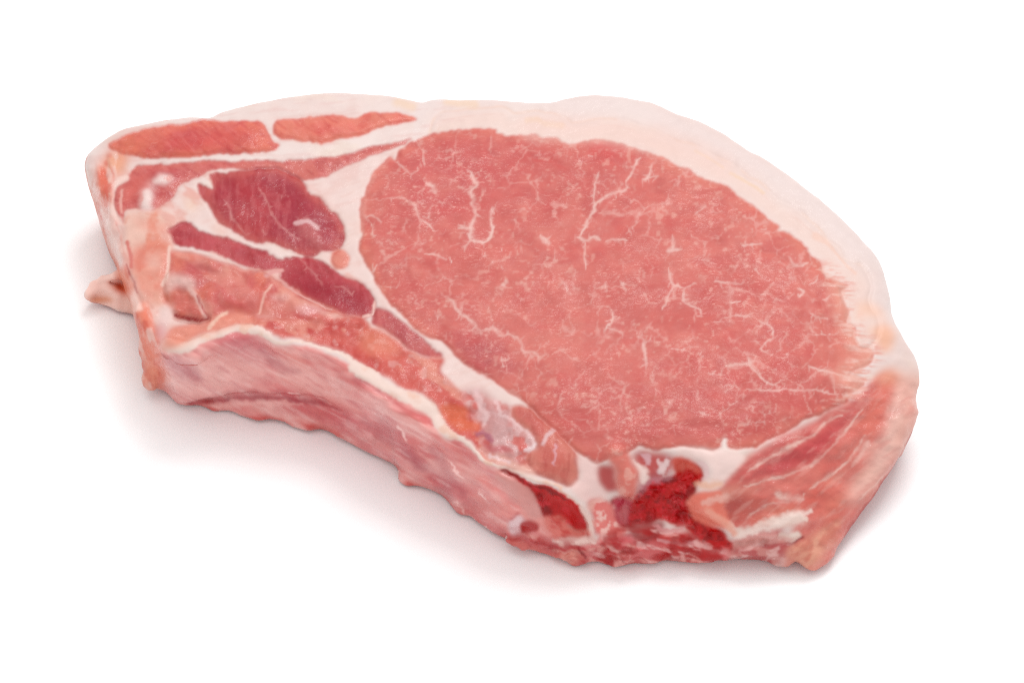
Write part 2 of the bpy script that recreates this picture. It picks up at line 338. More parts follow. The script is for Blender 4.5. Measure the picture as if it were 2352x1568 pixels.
# --- marbling in the loin eye and veins in the others
VE = (247, 206, 197)
VMOD = .55 + .45 * sstep(-.35, .25, fbm(gx / 17, gy / 17, 390, 3))
vr = np.random.default_rng(77); paint_halo = np.zeros((RY, RX), np.float32)
def vein(s, w, a=.9, c=VE, spurs=True):
    w = max(w, 13) * .2344 * .8
    P = catmull(q(s), 5, False) if len(q(s)) > 2 else q(s)
    m = band(P, [w * .3, w * .8, w * .6, w * 1.0, w * .55, w * .9, w * .25], .9, 1.0) * a * VMOD
    L = np.r_[0, np.cumsum(np.linalg.norm(np.diff(P, axis=0), axis=1))]
    if spurs:
        for t in np.arange(vr.uniform(4, 16), L[-1], vr.uniform(9, 22)):      # small side branches
            p = np.array([np.interp(t, L, P[:, 0]), np.interp(t, L, P[:, 1])]); d = np.array([np.interp(t + 1, L, P[:, 0]), np.interp(t + 1, L, P[:, 1])]) - p
            th = math.atan2(d[1], d[0]) + vr.choice([-1, 1]) * vr.uniform(.6, 1.7); ln = vr.uniform(5, 17)
            e = p + ln * np.array([math.cos(th), math.sin(th)])
            band(np.array([p, (p + e) / 2 + vr.normal(0, 1.5, 2), e]), [w * .6, w * .4, w * .15], .9, 1.0, m, a * vr.uniform(.35, .85))
    paint(np.clip(m, 0, 1), c)
    b = bbox(P, 40); paint_halo[b] = np.maximum(paint_halo[b], m[b])
    global hgt
    hgt -= m * .1
for s, w in (('B 1850,880 1880,920 1900,980 1935,1020 1900,1070 1870,1110 1900,1160 1890,1210 1920,1280 1905,1340 1880,1400 1860,1470 1860,1560', 26),
             ('B 1880,920 2000,885', 14), ('B 1830,870 1880,920', 16), ('B 1900,1070 1810,1065', 14), ('B 1860,1440 1740,1430', 20),
             ('B 1085,735 1130,760', 44), ('B 1140,790 1220,850 1280,910 1340,900', 15), ('B 1430,1010 1500,1050 1525,1105', 30), ('B 1520,1160 1570,1190', 10),
             ('B 1040,1160 1160,1160 1280,1180 1330,1270 1370,1350 1460,1420 1500,1470', 15), ('B 1500,1210 1450,1330', 17), ('B 1400,1330 1480,1360', 20),
             ('B 840,1350 900,1330 990,1390', 10), ('B 890,1420 910,1530', 12), ('B 1420,650 1410,780 1420,850', 8),
             ('B 2080,1250 2060,1360 2080,1470 2020,1560', 20), ('G 2090,70 2060,150 2000,210 1900,200 1860,210 1790,270', 24),
             ('G 1860,210 1870,110 1870,70 1740,80', 22), ('C 170,1190 110,1320', 12),
             ('C 1570,770 1520,830 1490,930 1440,1000 1440,1060 1340,1090 1240,1140 1120,1220 1120,1290 1060,1370 1020,1460 970,1530', 20),
             ('C 1570,760 1530,800', 34), ('C 1170,900 1140,1000 1110,1170 1120,1220', 15), ('C 1690,830 1640,950 1600,990', 16), ('C 1740,940 1600,980', 26),
             ('C 1530,1350 1660,1290', 24), ('C 2200,1240 2120,1310', 26), ('C 1560,1390 1440,1500', 16), ('C 1060,740 1090,750', 22),
             ('H 1080,10 1020,90 970,180 1020,220 1020,330 1030,480', 20), ('H 950,180 1040,195 1120,160 1180,200', 24), ('H 1240,210 1320,180 1450,195', 16),
             ('H 1440,130 1490,60', 16), ('H 600,150 640,200 690,240', 32), ('H 740,280 730,390', 20), ('H 110,40 110,110 50,210 0,215', 22), ('H 470,420 465,425', 34),
             ('H 780,560 850,640 850,710', 20), ('H 1220,600 1240,690', 20), ('H 1380,590 1410,640 1430,690', 18), ('H 1890,150 1890,280 1850,300 1990,300', 26),
             ('H 1740,380 1730,340', 14), ('H 1850,480 1880,610 2000,660 2100,600', 16), ('H 2010,660 2000,790 2060,840 2150,870 2170,950', 20),
             ('H 1890,640 1840,770 1780,880', 14), ('H 1310,900 1300,980 1240,1060 1210,1090', 14), ('H 1540,1140 1600,1180 1610,1300 1640,1460', 26),
             ('H 1600,1180 1780,1190', 13), ('H 1510,970 1540,1120', 10), ('H 1880,1260 2020,1280', 20), ('H 2130,1300 2190,1350', 14), ('H 220,460 210,440', 24),
             ('H 240,570 260,600 200,640', 18), ('H 200,280 205,310', 22), ('H 40,310 50,350', 26), ('H 1230,980 1380,970', 8), ('H 1250,1060 1380,1100 1390,1130', 10),
             ('G 1620,760 1700,800 1720,860 1790,920 1900,1010 1960,1080 2090,1060 2160,1130 2250,1110', 24), ('H 290,1110 390,1190 430,1290 540,1300 590,1400', 24),
             ('H 560,1290 670,1180', 15), ('H 210,1340 230,1440', 24), ('H 130,1020 90,850', 10), ('H 470,1440 480,1450', 30),
             ('G 1420,330 1520,340 1640,390', 15), ('G 1660,360 1680,410', 24), ('G 1010,640 1140,660', 12), ('G 890,510 950,440', 26), ('G 1520,890 1550,980', 24),
             ('G 2180,440 2190,480', 20), ('G 2220,580 2150,640', 16), ('G 1280,770 1290,775', 28), ('G 1370,640 1375,642', 28), ('G 1710,550 1712,552', 24), ('G 1610,210 1612,212', 30),
             ('I 30,200 70,205', 28), ('I 410,260 500,240 610,230', 22), ('I 500,90 510,95', 26), ('I 600,90 660,95', 24), ('I 520,470 590,530', 20), ('I 130,600 200,610 400,630', 15),
             ('I 600,730 630,740', 28), ('I 960,670 1010,700 980,750', 20), ('I 1080,640 1160,590', 16), ('I 880,360 930,430 1050,420', 22), ('I 300,800 390,800', 30), ('I 120,990 230,1010', 24),
             ('I 230,960 350,940 510,945', 16), ('I 570,980 700,1050 710,1150 640,1200 600,1270 700,1320', 15), ('I 710,1150 790,1190', 12), ('I 470,1330 500,1400 380,1410 250,1430', 26),
             ('I 500,1400 560,1460 600,1510', 12), ('I 850,1300 870,1302', 26), ('I 720,1460 730,1465', 26), ('I 1060,910 1160,950 1260,960', 18), ('I 1100,1120 1340,1120', 15),
             ('I 1060,1430 1140,1460 1300,1490 1450,1540', 11), ('I 1200,770 1240,772', 30), ('I 80,1500 210,1510', 22), ('I 520,1180 600,1190', 14),
             ('M 680,0 690,60 760,130 830,200 930,240 980,190', 12), ('M 620,290 800,295 1000,295 1200,300 1370,295 1440,320 1600,330', 12), ('M 450,240 540,260', 16), ('M 190,510 270,530', 30),
             ('M 800,550 960,490', 16), ('M 590,620 630,640', 24), ('M 650,630 830,590', 8), ('M 520,430 380,520', 9), ('M 570,400 520,430', 12), ('M 1250,60 1330,90 1500,120 1700,170', 11)):
    vein(s, w * vr.uniform(.75, 1.1), vr.uniform(.6, .95))
for s, w in (('A 1750,1050 1800,1130 1840,1220 1870,1300 1950,1390 2050,1500 2150,1560', 16), ('A 1410,1160 1460,1250 1490,1350 1560,1430 1620,1520', 15), ('G 200,380 270,470 350,540 420,640', 14),
             ('G 540,650 630,660 700,740', 8), ('E 1780,100 1820,150', 26), ('A 1960,1130 2060,1150', 8), ('A 2120,1400 2250,1330', 14)):
    vein(s, w, .65, (228, 156, 152))
m = region('G 170,30 300,20 380,90 430,230 400,290 330,260 220,140', 6); paint(m * .8, (208, 112, 112)); hgt += gauss(m, 2) * .9
paint(band('G 160,30 280,20 370,80', 5), (232, 180, 180))
paint(gauss(paint_halo, 4) * mEY * .35, (240, 165, 155))
# random fine flecks of fat
spk = sstep(.40, .60, fbm(gx / 17, gy / 13, 400, 3)) * sstep(-.3, .3, fbm(gx / 120, gy / 90, 410, 3))
paint(spk * mEY * .42, (244, 186, 172))
spk = sstep(.45, .62, fbm(gx / 9, gy / 8, 430, 2)) * sstep(-.1, .4, fbm(gx / 90, gy / 70, 440, 3))
paint(spk * mEY * .38, (246, 196, 182))
ang = .25; u = (gx * math.cos(ang) - gy * math.sin(ang)); v = gx * math.sin(ang) + gy * math.cos(ang)
# faint cells between the fibre bundles
def worley(x, y, seed):
    t = np.random.default_rng(seed).random((64, 64, 2)); xi, yi = np.floor(x).astype(int), np.floor(y).astype(int)
    d1 = np.full(x.shape, 9.); d2 = d1.copy()
    for i in (-1, 0, 1):
        for j in (-1, 0, 1):
            p = t[(xi + i) & 63, (yi + j) & 63]; d = np.hypot(xi + i + p[..., 0] - x, yi + j + p[..., 1] - y)
            d2 = np.where(d < d1, d1, np.minimum(d2, d)); d1 = np.minimum(d1, d)
    return d2 - d1
net = (1 - sstep(.015, .08, worley((wx * 2.4 - gx * 1.4) / 62, (wy * 2.4 - gy * 1.4) / 50, 7))) * sstep(-.05, .4, fbm(gx / 60, gy / 60, 420, 3))
paint(net * mEY * .5, (243, 182, 173))
net = (1 - sstep(.015, .09, worley((wx * 2.4 - gx * 1.4) / 44 + 9, (wy * 2.4 - gy * 1.4) / 36 + 5, 8))) * sstep(.05, .4, fbm(gx / 75 + 3, gy / 60, 424, 3)) * sstep(-.3, .2, fbm(gx / 14, gy / 14, 428, 2))
paint(net * mEY * .45, (243, 184, 175))
net = (1 - sstep(.008, .05, worley((wx * 2.4 - gx * 1.4) / 120 + 2, (wy * 2.4 - gy * 1.4) / 95 + 7, 9))) * sstep(-.2, .3, fbm(gx / 30 + 3, gy / 30, 426, 3))
paint(net * mEY * .5, (244, 188, 178))

# --- right hand flank
mF = region(FLK, 6); paint(mF, (232, 130, 120)); part[mF > .5] = pid('flank', 'tail_muscle', 'streaky orange pink muscle sloping down at the right end', 'meat'); mus = np.maximum(mus, mF * .4)
mottle(mF, (242, 168, 148), .6, 46, 500, .0, .5, ax=2.4, ang=-.85); mottle(mF, (218, 98, 88), .5, 44, 504, .05, .5, ax=2.2, ang=-.7)
for s, c, a, sf in (('R 1860,170 2100,180 2100,430 2040,660 1950,800 1860,900 1740,1010 1550,1130 1480,1060 1640,900 1720,720 1800,520 1840,330', (250, 202, 188), .9, 12),
                    ('R 1960,240 2010,430 1980,600 1930,720 1900,640 1950,480 1930,330', (240, 150, 130), .5, 10),
                    ('R 1900,740 1800,920 1700,1040 1560,1150 1440,1250 1520,1340 1700,1150 1900,900', (226, 132, 124), .85, 12),  # shadowed outer lower edge, its shade put into the colour
                    ('R 1830,165 1740,230 1640,310 1530,390 1330,510 1100,610 930,690 800,780 720,840 650,920 590,990 760,960 950,860 1100,740 1250,660 1350,570 1480,480 1650,380 1800,300', (218, 108, 104), .85, 8),
                    ('R 1480,480 1350,570 1250,660 1100,730 950,810 860,870 760,940 700,1010 1000,940 1150,890 1280,830 1400,720 1500,600 1620,480 1700,330', (212, 90, 92), .8, 9),
                    ('R 1200,690 1380,620 1450,640 1300,790 1100,870 900,920 980,820', (200, 66, 78), .55, 14),
                    ('R 1840,180 1880,200 1850,330 1790,480 1680,660 1630,590 1510,620 1600,500 1700,330 1760,230', (234, 124, 108), .85, 10),
                    ('R 1500,650 1650,620 1640,760 1520,860 1400,950 1250,950 1100,1000 760,1060 600,1040 760,1010 1000,950 1150,900 1300,830 1400,740', (230, 132, 120), .85, 10),
                    ('R 1330,820 1500,720 1540,800 1430,900 1340,910', (218, 104, 96), .7, 8),
                    ('R 1480,980 1530,1050 1510,1150 1390,1250 1290,1220 1400,1080', (234, 122, 104), .7, 14),
                    ('R 1200,1060 1400,960 1430,1020 1300,1150 1200,1180', (226, 112, 100), .8, 10),
                    ('R 520,1120 640,1080 800,1060 980,1100 900,1160 830,1230 700,1280 620,1260 560,1180', (210, 104, 94), .95, 7),
                    ('R 620,1130 780,1100 740,1150 660,1180', (190, 84, 80), .7, 6),
                    ('R 810,1260 850,1220 1000,1150 1180,1120 1150,1190 1000,1250 880,1280', (234, 130, 112), .9, 7),
                    ('R 1420,1300 1300,1380 1220,1470 1180,1560 1260,1540 1360,1420 1460,1310', (196, 98, 88), .85, 8),  # shade inside the fold, painted darker
                    ('R 1500,1330 1430,1440 1330,1560 1290,1640 1190,1640 1280,1530 1400,1400', (244, 156, 136), .95, 8)):
    paint(region(s, sf) * a, c)
for s, w, a in (('R 1480,470 1350,550 1250,640 1100,710 950,790 860,850 790,890', 30, .85), ('R 1640,440 1500,600 1400,720 1280,830 1150,890 1000,940 760,1000', 20, .75),
                ('R 1560,800 1450,880 1330,960 1240,1020', 24, .8), ('R 1650,620 1600,720 1540,800', 18, .6), ('R 1000,1060 1080,1080 1200,1090', 50, .85), ('R 1200,1050 1180,1110', 26, .8),
                ('R 640,1060 560,1080 500,1120', 40, .8), ('R 780,1250 850,1190 960,1130 1100,1110', 22, .7), ('R 620,1180 590,1240', 30, .7), ('R 1680,660 1640,760 1560,860', 40, .6),
                ('R 1800,900 1720,1000 1600,1100', 14, .7), ('R 1230,640 1150,640 1060,670', 12, .5)):
    vein(s, w, a, (250, 208, 196), False)
mottle(mF, (247, 186, 174), .3, 10, 512, .05, .5, ax=4, ang=-.7); mottle(mF, (210, 98, 94), .25, 12, 514, .05, .5, ax=4, ang=-.55)
hgt += nz(mF, 90, 60, 510) * 1.0 + nz(mF, 26, 22, 511) * .5
paint(region('I 1560,820 1640,800 1760,860 1830,950 1700,960 1600,930 1550,1000 1530,960', 8) * .8, (253, 205, 182)); paint(region('I 1650,1110 1780,1010 1880,1060 1920,1160 1880,1250 1830,1320 1730,1240 1700,1150', 8) * .9, (255, 194, 164))
paint(band('I 1130,160 1250,230 1350,340 1430,440 1520,520', [9, 5, 3, 3, 4]) * .6, (252, 208, 190))
paint(region('I 1720,1540 1800,1480 1900,1460 1950,1530 1900,1600 1750,1600', 10) * .8, (250, 178, 150))
for s, w in (('C 460,400 560,390 640,430 800,450', 6), ('B 1150,220 1300,260', 10), ('B 1650,210 1900,240', 10), ('D 500,910 700,1030 820,1110', 4), ('D 150,690 300,780 430,860', 3)):
    paint(band(s, w, .8) * .45, (250, 210, 170))
paint(band('C 500,470 900,480 1300,520 1700,600 2100,720 2352,860', 26, .9) * .5, (249, 214, 204))
paint(band('I 1380,690 1400,830 1440,950 1480,1080 1560,1200 1640,1300 1640,1420 M 1600,150 1700,230', 26, .9, 3.) * mEY * .55, (245, 178, 160))
RB = 'I 1195,500 1320,600 1420,650 1390,740 1430,850 1440,970 1490,1060 1530,1150 1600,1240 1670,1320 M 1700,150 1760,210 1680,310 1600,360'
mRB = band(RB, 24, .8, 2.)
mottle(mRB, (248, 200, 188), .9, 5, 740, -.05, .35, 1, 7., .06); mottle(mRB * (1 - mEY), (238, 150, 134), .7, 5, 744, .05, .4, 1, 7., .06)
paint(band(RB, 5, .9, 2.5) * .5, (244, 184, 168))
paint(band('B 800,1500 790,1350 830,1130 900,950 1080,760', 7, .9, 3.) * mEY * .4, (240, 170, 158))

# --- fat behind the chine, strand of meat, marrow and slit
paint(region('M 0,850 380,870 480,880 560,900 640,960 560,1040 480,1140 400,1230 300,1290 160,1270 170,1190 280,1180 300,1040 200,960 0,940', 5), (251, 221, 214), .93)
paint(region('L 1100,660 1200,560 1150,360 1300,420 1370,450 1370,600 1420,700 1460,740 1300,790 1200,790', 5), (250, 214, 208), .92)
m = region('L 1360,460 1500,440 1530,560 1540,680 1440,690 1370,600', 5); paint(m, (202, 96, 94)); hgt -= m * .6
m = region('L 1700,320 1900,310 2080,370 2080,450 2000,560 1860,620 1760,620 1730,460', 6); paint(m, (205, 100, 98)); mottle(m, (235, 190, 195), .8, 24, 520, .1, .4); hgt -= m * .8
mM = region(MAR, 4); paint(mM, (200, 22, 42)); part[mM > .5] = pid('marrow', 'bone_marrow', 'deep red marrow in the sawn backbone', 'marrow')
mottle(mM, (150, 8, 26), .9, 26, 530, .0, .4); mottle(mM, (222, 70, 74), .7, 12, 534, .2, .5)
hgt -= gauss(mM, 5) * 2.6; hgt += nz(mM, 18, 14, 536) * 1.4
paint(region('N 330,190 450,200 590,280 590,370 480,350 380,330 320,260', 8) * .75, (226, 80, 70))
paint(region('L 1720,720 1850,640 1950,590 2000,540 1850,560 1740,640', 6) * .8, (196, 110, 120))
paint(band('L 1720,420 1770,500 1800,600', [4, 9, 8], .5) , (250, 220, 212)); paint(band('L 2020,420 1960,500', 7), (242, 208, 206)); paint(band('N 590,220 640,260 650,330', 6), (242, 208, 206))
paint(band('N 600,700 780,790 900,880 1050,900 1200,850 1350,800 1500,770 1620,770', [7, 8, 9, 10, 12, 15, 16, 6], .6, 1.6), (251, 218, 206))
hgt += band('N 600,700 780,790 900,880 1050,900 1200,850 1350,800 1500,770 1620,770', 16, .8) * .5

# --- rib side, its pale rim and the slit
mW = region(WALL, 4); part[mW > .5] = pid('wall', 'rib_membrane', 'glossy mauve pink membrane over the rib side', 'membrane')
LW = .70
paint(mW, (216, 138, 131), LW)
mottle(mW, (198, 100, 100), .7, 60, 600, -.1, .35, LW, 4.5, .5); mottle(mW, (226, 172, 166), .75, 46, 604, .0, .4, LW, 5.0, .42)
mottle(mW, (200, 92, 96), .45, 26, 606, .0, .5, LW, 4., .5); mottle(mW, (230, 178, 172), .3, 18, 608, .1, .5, LW, 5., .45)
hgt += nz(mW, 60, 30, 609) * .7
for s, c, a, sf in (('J 210,260 480,330 800,330 1100,420 1250,560 1100,680 700,720 480,800 300,740 230,600', (228, 178, 172), .85, 30),
                    ('J 560,260 900,160 1080,130 1230,200 1300,290 1100,330 800,300', (186, 100, 112), .7, 20),
                    ('J 1900,850 2352,900 2352,1350 2000,1150 1700,1000', (190, 116, 124), .5, 40),
                    ('K 100,550 500,800 800,1100 1150,1400 1300,1560 900,1300 500,900', (178, 92, 104), .6, 24),
                    ('L 0,600 300,900 420,1100 800,1300 1100,1400 600,1400 0,1000', (192, 104, 108), .6, 24)):
    paint(region(s, sf) * a * mW, c, LW)
for s, w, c, a in (('J 200,360 320,420 450,490 580,570', [8, 12, 14, 6], (150, 80, 100), .75), ('J 500,820 800,770 1050,740 1300,750 1550,780 1800,830', [5, 8, 9, 9, 9, 5], (166, 50, 66), .85),
                   ('J 1200,300 1300,400 1420,480 1560,510', [6, 7, 7, 4], (150, 68, 84), .6), ('J 1350,870 1650,900 1980,910', [6, 9, 10], (186, 80, 82), .6),
                   ('J 2100,560 2250,640 2352,700', 5, (160, 70, 84), .6), ('K 250,590 400,720 560,830 700,960 820,1080', [5, 8, 9, 9, 5], (160, 70, 84), .7), ('K 370,590 480,650 640,740', [6, 9, 5], (164, 76, 88), .6),
                   ('K 900,870 980,1000 1080,1150 1200,1300', [5, 8, 10, 7], (160, 72, 84), .7), ('K 640,880 900,1100 1050,1250', 8, (150, 72, 90), .5), ('K 950,1300 1080,1390', 8, (130, 70, 90), .5),
                   ('K 1400,1180 1600,1330 1750,1450', 6, (226, 112, 110), .7), ('K 1450,1020 1500,1150 1700,1380', 7, (196, 140, 140), .6)):
    mm = gauss(band(s, np.asarray(w) * 1.3 if not np.isscalar(w) else w * 1.3, .95, 1.5), 1.4) * mW; paint(mm * a * .6, c, LW); hgt -= mm * a * .8
mottle(mW, (238, 200, 195), .25, 6, 612, .15, .5, LW, 7., .5); mottle(mW, (180, 84, 92), .3, 7, 614, .1, .5, LW, 7., .55)  # fine pale streaks are membrane highlights put into the colour
for s in ('K 1060,1010 1150,1080 1200,1150', 'K 560,640 640,720 660,780', 'L 190,700 240,770', 'J 1450,720 1560,720', 'J 1330,985 1400,1000', 'K 1010,1410 1120,1390 1210,1490', 'L 10,890 40,910', 'L 200,1030 300,1110'):
    paint(band(s, [1.5, 3, 1.5], .8, 2.) * .7, (246, 206, 200), LW)  # short pale glints painted on the membrane
LED = 'J 480,815 800,785 1050,765 1300,765 1550,790 1750,820 1950,880'
paint(band(LED, [2, 3, 3.5, 3.5, 4.5, 4, 2], .8, 1.) * .55, (160, 44, 60), LW); hgt -= gauss(band(LED, [4, 6, 7, 7, 7, 6, 3], .9), 1) * 1.3
paint(band('J 520,850 900,830 1300,810 1600,830', [2, 5, 5, 2], .9, 1.5) * .5, (228, 168, 160), LW); hgt += band('J 500,760 800,720 1150,700 1500,730', 12, .9) * .8
# bottom fringe of the near side
mB = band('F 400,925 440,935 480,935 560,952 640,970 750,992 850,1048 910,1080 930,1108 1020,1150 1085,1198 1180,1250 1300,1288 1400,1292 1500,1284 1600,1290 1750,1288', 10, .8)
mottle(mB, (206, 82, 76), .9, 44, 620, -.2, .25, .8, 2.2, .4)
m = region('L 380,1100 700,1100 950,1220 1300,1240 1500,1150 1900,1100 N 100,900 480,900 700,1060 930,1010 1100,900 1350,880 1380,1000 1100,1100 F 1700,1330 1400,1330 1200,1280 1130,1230', 8)
paint(m, (206, 104, 104), .8); mottle(m, (176, 40, 50), .9, 30, 630, -.05, .3, .8, 1.8, .25); mottle(m, (228, 160, 152), .9, 24, 634, .1, .4, .8, 2.2, .3)
part[m > .5] = pid('chine', 'backbone', 'ragged sawn backbone with red spots at the front edge', 'meat'); hgt += nz(m, 30, 16, 636) * 2.0
paint(region('L 600,990 720,980 780,1040 720,1090 620,1080', 4), (170, 20, 34), .8); paint(region('L 480,1010 560,960 640,970 580,1020 560,1080 490,1080', 4), (214, 170, 172), .8)
paint(region('N 900,1000 1100,920 1300,900 1400,960 1380,1010 1150,1110 920,1150 870,1100', 6), (222, 160, 152), .9)
paint(region('N 180,1110 320,1080 330,1120 200,1150', 3), (190, 20, 34), .8)
paint(region('N 20,870 150,870 330,950 400,1030 300,1040 100,960', 5) * .8, (190, 24, 38), .8)
m = region('N 1370,960 1480,990 1600,940 1640,960 1900,800 1960,800 F 1900,1250 1850,1310 N 1480,1180 1380,1080', 6); paint(m, (214, 130, 112), .9); mottle(m, (236, 170, 145), .8, 22, 640, 0, .4, .9, 2, -.8)
m = region('N 1400,1020 1500,980 1590,940 1600,960 1500,1010 1420,1040', 3); paint(m, (170, 60, 66), .8); hgt -= gauss(m, 1.5) * 1
paint(band('N 1390,940 1450,960 1540,930', 9), (252, 226, 214))
mSL = region(SLT, 3); paint(mSL, (150, 8, 24)); mottle(mSL, (205, 60, 62), .8, 16, 650, .1, .4); part[mSL > .5] = pid('slit', 'red_slit', 'dark red hollow under the pale rim', 'marrow')
paint(region('L 830,940 1000,940 1060,1050 1240,1060 1220,1110 1000,1140 900,1120 960,1080 860,1020', 6), (214, 130, 118), .9)
paint(band('L 940,1160 1050,1190 1200,1170 1310,1180', [5, 8, 8, 5], .5), (248, 206, 196), .9)
hgt -= gauss(mSL, 2.5) * 3.2
paint(region('L 1250,800 1420,780 1500,850 1540,1000 1650,1080 1480,1130 1400,1080 1330,1120 1320,960', 5), (232, 110, 105)); mottle(region('L 1250,800 1420,780 1500,850 1540,1000 1480,1130 1330,1120', 5), (252, 190, 178), .9, 20, 660, 0, .3)
P1 = band('L 1150,830 1230,920 1280,1020 1290,1130 1310,1190', [6, 9, 8, 6, 4], .45, 1.2); paint(P1, (253, 216, 206)); hgt += P1 * .6
mRM = band(FRM, FRMW, .35, 1.3); paint(mRM, (252, 224, 213)); part[mRM > .5] = pid('rim', 'rib_rim', 'raised cream coloured rim along the top of the rib side', 'fat')
m = region('E 830,1200 900,1130 1000,1100 1100,1120 1050,1190 930,1220', 8); paint(m * .7, (248, 180, 148))
mottle(mRM, (248, 190, 165), .55, 40, 670, .1, .5)
hgt += gauss(mRM, 2) * .35 * (1 + .6 * fbm(gx / 40, gy / 40, 672))
mRM2 = band(FRM, np.array(FRMW) * .6, .5, .7)
# chine details
for s, c, a, sf, L_ in (('S 290,200 400,180 500,210 480,280 580,320 560,380 440,360 350,300', (232, 116, 86), .9, 8, 1), ('S 640,200 700,180 800,260 820,380 740,430 660,400', (212, 160, 158), .8, 10, 1),
                        ('S 620,460 700,480 820,510 760,530 660,520', (204, 90, 96), .7, 6, 1), ('S 640,540 760,560 900,620 1000,690 860,680 720,620', (247, 196, 182), .85, 7, 1),
                        ('S 840,230 900,200 1000,270 1080,360 1000,420 940,330', (206, 96, 92), .6, 8, 1),
                        ('S 700,690 860,740 980,830 1030,920 1050,1010 960,1000 840,900 740,800', (206, 142, 136), .9, 8, .75), ('S 900,830 960,920 1000,990', (150, 90, 90), .4, 4, .75),
                        ('S 730,645 860,705 960,765 1060,770 1130,800 1220,860 1300,910 1345,1000 1375,1095 1250,1060 1180,1010 1060,1000 1030,920 980,830 860,745', (196, 14, 40), 1, 3, .8),
                        ('S 1000,830 1060,850 1110,930 1140,990 1060,1000 1035,920', (140, 4, 24), .9, 6, .8), ('S 1180,900 1290,930 1340,1010 1350,1070 1270,1050 1200,980', (206, 62, 62), .6, 8, .8),
                        ('S 1060,1005 1220,1012 1260,1080 1390,1095 1390,1140 1200,1150 1130,1155', (214, 110, 100), .9, 6, .8), ('S 820,1010 880,990 900,1040 880,1120 810,1110', (226, 194, 196), .8, 5, .75),
                        ('S 890,1045 960,1040 1025,1080 990,1115 900,1110', (168, 12, 30), .95, 4, .75), ('S 800,1010 880,970 880,985 810,1030', (180, 30, 44), .8, 4, .75),
                        ('S 1430,900 1530,890 1590,1000 1590,1080 1540,1140 1470,1130 1440,1020', (240, 134, 128), .9, 6, .9), ('S 1560,880 1690,860 1710,960 1690,1040 1600,1040', (188, 66, 84), .85, 7, .85),
                        ('S 1600,960 1680,910 1690,1000 1640,1060', (220, 130, 130), .6, 6, .85),
                        ('S 1740,850 1850,760 1950,740 2090,820 2095,1050 1980,1040 1880,1015 1740,1050 1690,1000', (184, 10, 36), .95, 4, .8),
                        ('S 1990,850 2080,840 2080,1040 2000,1020', (150, 14, 36), .6, 10, .85), ('S 1730,850 1800,770 1930,705 2000,690 1950,742 1850,775 1760,860', (206, 132, 140), .85, 4, .9),
                        ('S 2010,690 2100,640 2220,690 2190,770 2090,750', (206, 42, 46), .9, 6, .9), ('S 2010,570 2120,590 2230,670 2120,650 2010,660', (230, 112, 98), .9, 6, .95),
                        ('S 2110,800 2170,740 2180,820 2110,895', (140, 20, 40), .9, 4, .8), ('S 2130,870 2200,830 2360,825 2400,1090 2200,1040 2120,950', (241, 130, 112), .9, 6, .9),
                        ('S 2110,1000 2210,1070 2340,1110 2420,1180 2440,1260 2300,1240 2200,1180 2120,1120', (198, 8, 32), .95, 5, .85),
                        ('S 1700,1060 1850,1030 1950,1050 1900,1160 1780,1190 1690,1130', (150, 16, 40), .8, 8, .8), ('S 1540,1180 1680,1120 1700,1180 1600,1230', (206, 90, 96), .7, 6, .8),
                        ('S 1880,1290 1990,1260 2000,1290 1900,1320', (186, 14, 30), .9, 4, .8), ('S 2000,1290 2080,1280 2060,1330 1960,1340', (236, 176, 170), .8, 5, .8),
                        ('S 760,1160 900,1190 1100,1260 1330,1260 1330,1340 1100,1330 900,1270', (208, 112, 104), .8, 8, .75), ('S 1190,1270 1290,1270 1300,1340 1200,1330', (240, 180, 164), .6, 8, .75)):
    paint(region(s, sf * .6, 1.6) * a, c, L_)
for s, w, c in (('S 560,90 600,200 620,320', 6, (234, 196, 194)), ('S 700,150 740,250 820,290 900,350 960,420 985,480', 4, (234, 196, 194)), ('S 1000,470 960,505 925,512', 5, (240, 216, 216)), ('S 1110,380 1070,430 1060,460', 5, (232, 196, 196)),
                ('S 1130,480 1140,560 1120,620', 3, (226, 170, 176)), ('S 560,400 620,390 680,440', 6, (180, 104, 122)), ('S 660,545 720,570 800,600', 4, (240, 205, 205)),  # last stroke paints the highlight on the pale lumps
                ('S 1130,1170 1190,1195 1240,1200 1330,1175 1425,1180', [4, 7, 7, 6, 3], (252, 214, 204)), ('S 1890,600 1920,650 1930,690', [4, 6, 3], (242, 208, 206)), ('S 1960,600 1920,660', 4, (242, 208, 206)),
                ('S 1720,590 1780,660 1800,720', [3, 8, 9], (250, 220, 212)), ('S 2210,600 2250,640 2250,710', 5, (242, 208, 206)), ('S 2250,900 2320,870 2400,860', 7, (250, 190, 176)),
                ('S 1870,1060 1960,1100 2080,1090', 3, (224, 150, 150)), ('S 1900,1170 2050,1190 2180,1190', 4, (226, 160, 160)), ('S 1500,1150 1560,1230 1680,1290', 5, (232, 170, 164)), ('S 1130,1240 1300,1260 1420,1240', 3, (230, 160, 150)),
                ('S 1300,1230 1350,1290', 4, (150, 50, 56)), ('S 1540,1300 1640,1320', 4, (176, 30, 44)), ('R 1020,1370 1110,1400 1170,1365', [4, 5, 3], (250, 214, 202)), ('R 1060,1440 1120,1420 1195,1370', [3, 4, 2], (150, 50, 56)),  # last stroke paints the shade in the gap by the white shreds
                ('R 430,975 520,990 580,985', 8, (252, 196, 170)), ('R 700,1370 800,1335 950,1305 1050,1240 1150,1205 1250,1190', [5, 6, 7, 9, 9, 4], (252, 226, 216)), ('R 500,1180 600,1260 690,1340', 8, (246, 170, 150))):
    paint(band(s, w, .8, 1.6) * .8, c, .92)
mottle(region('S 1450,1150 1700,1080 2100,1090 2352,1250 2352,1330 1500,1340', 8), (170, 24, 44), .75, 22, 690, .0, .3, .8, 1.8, .25)
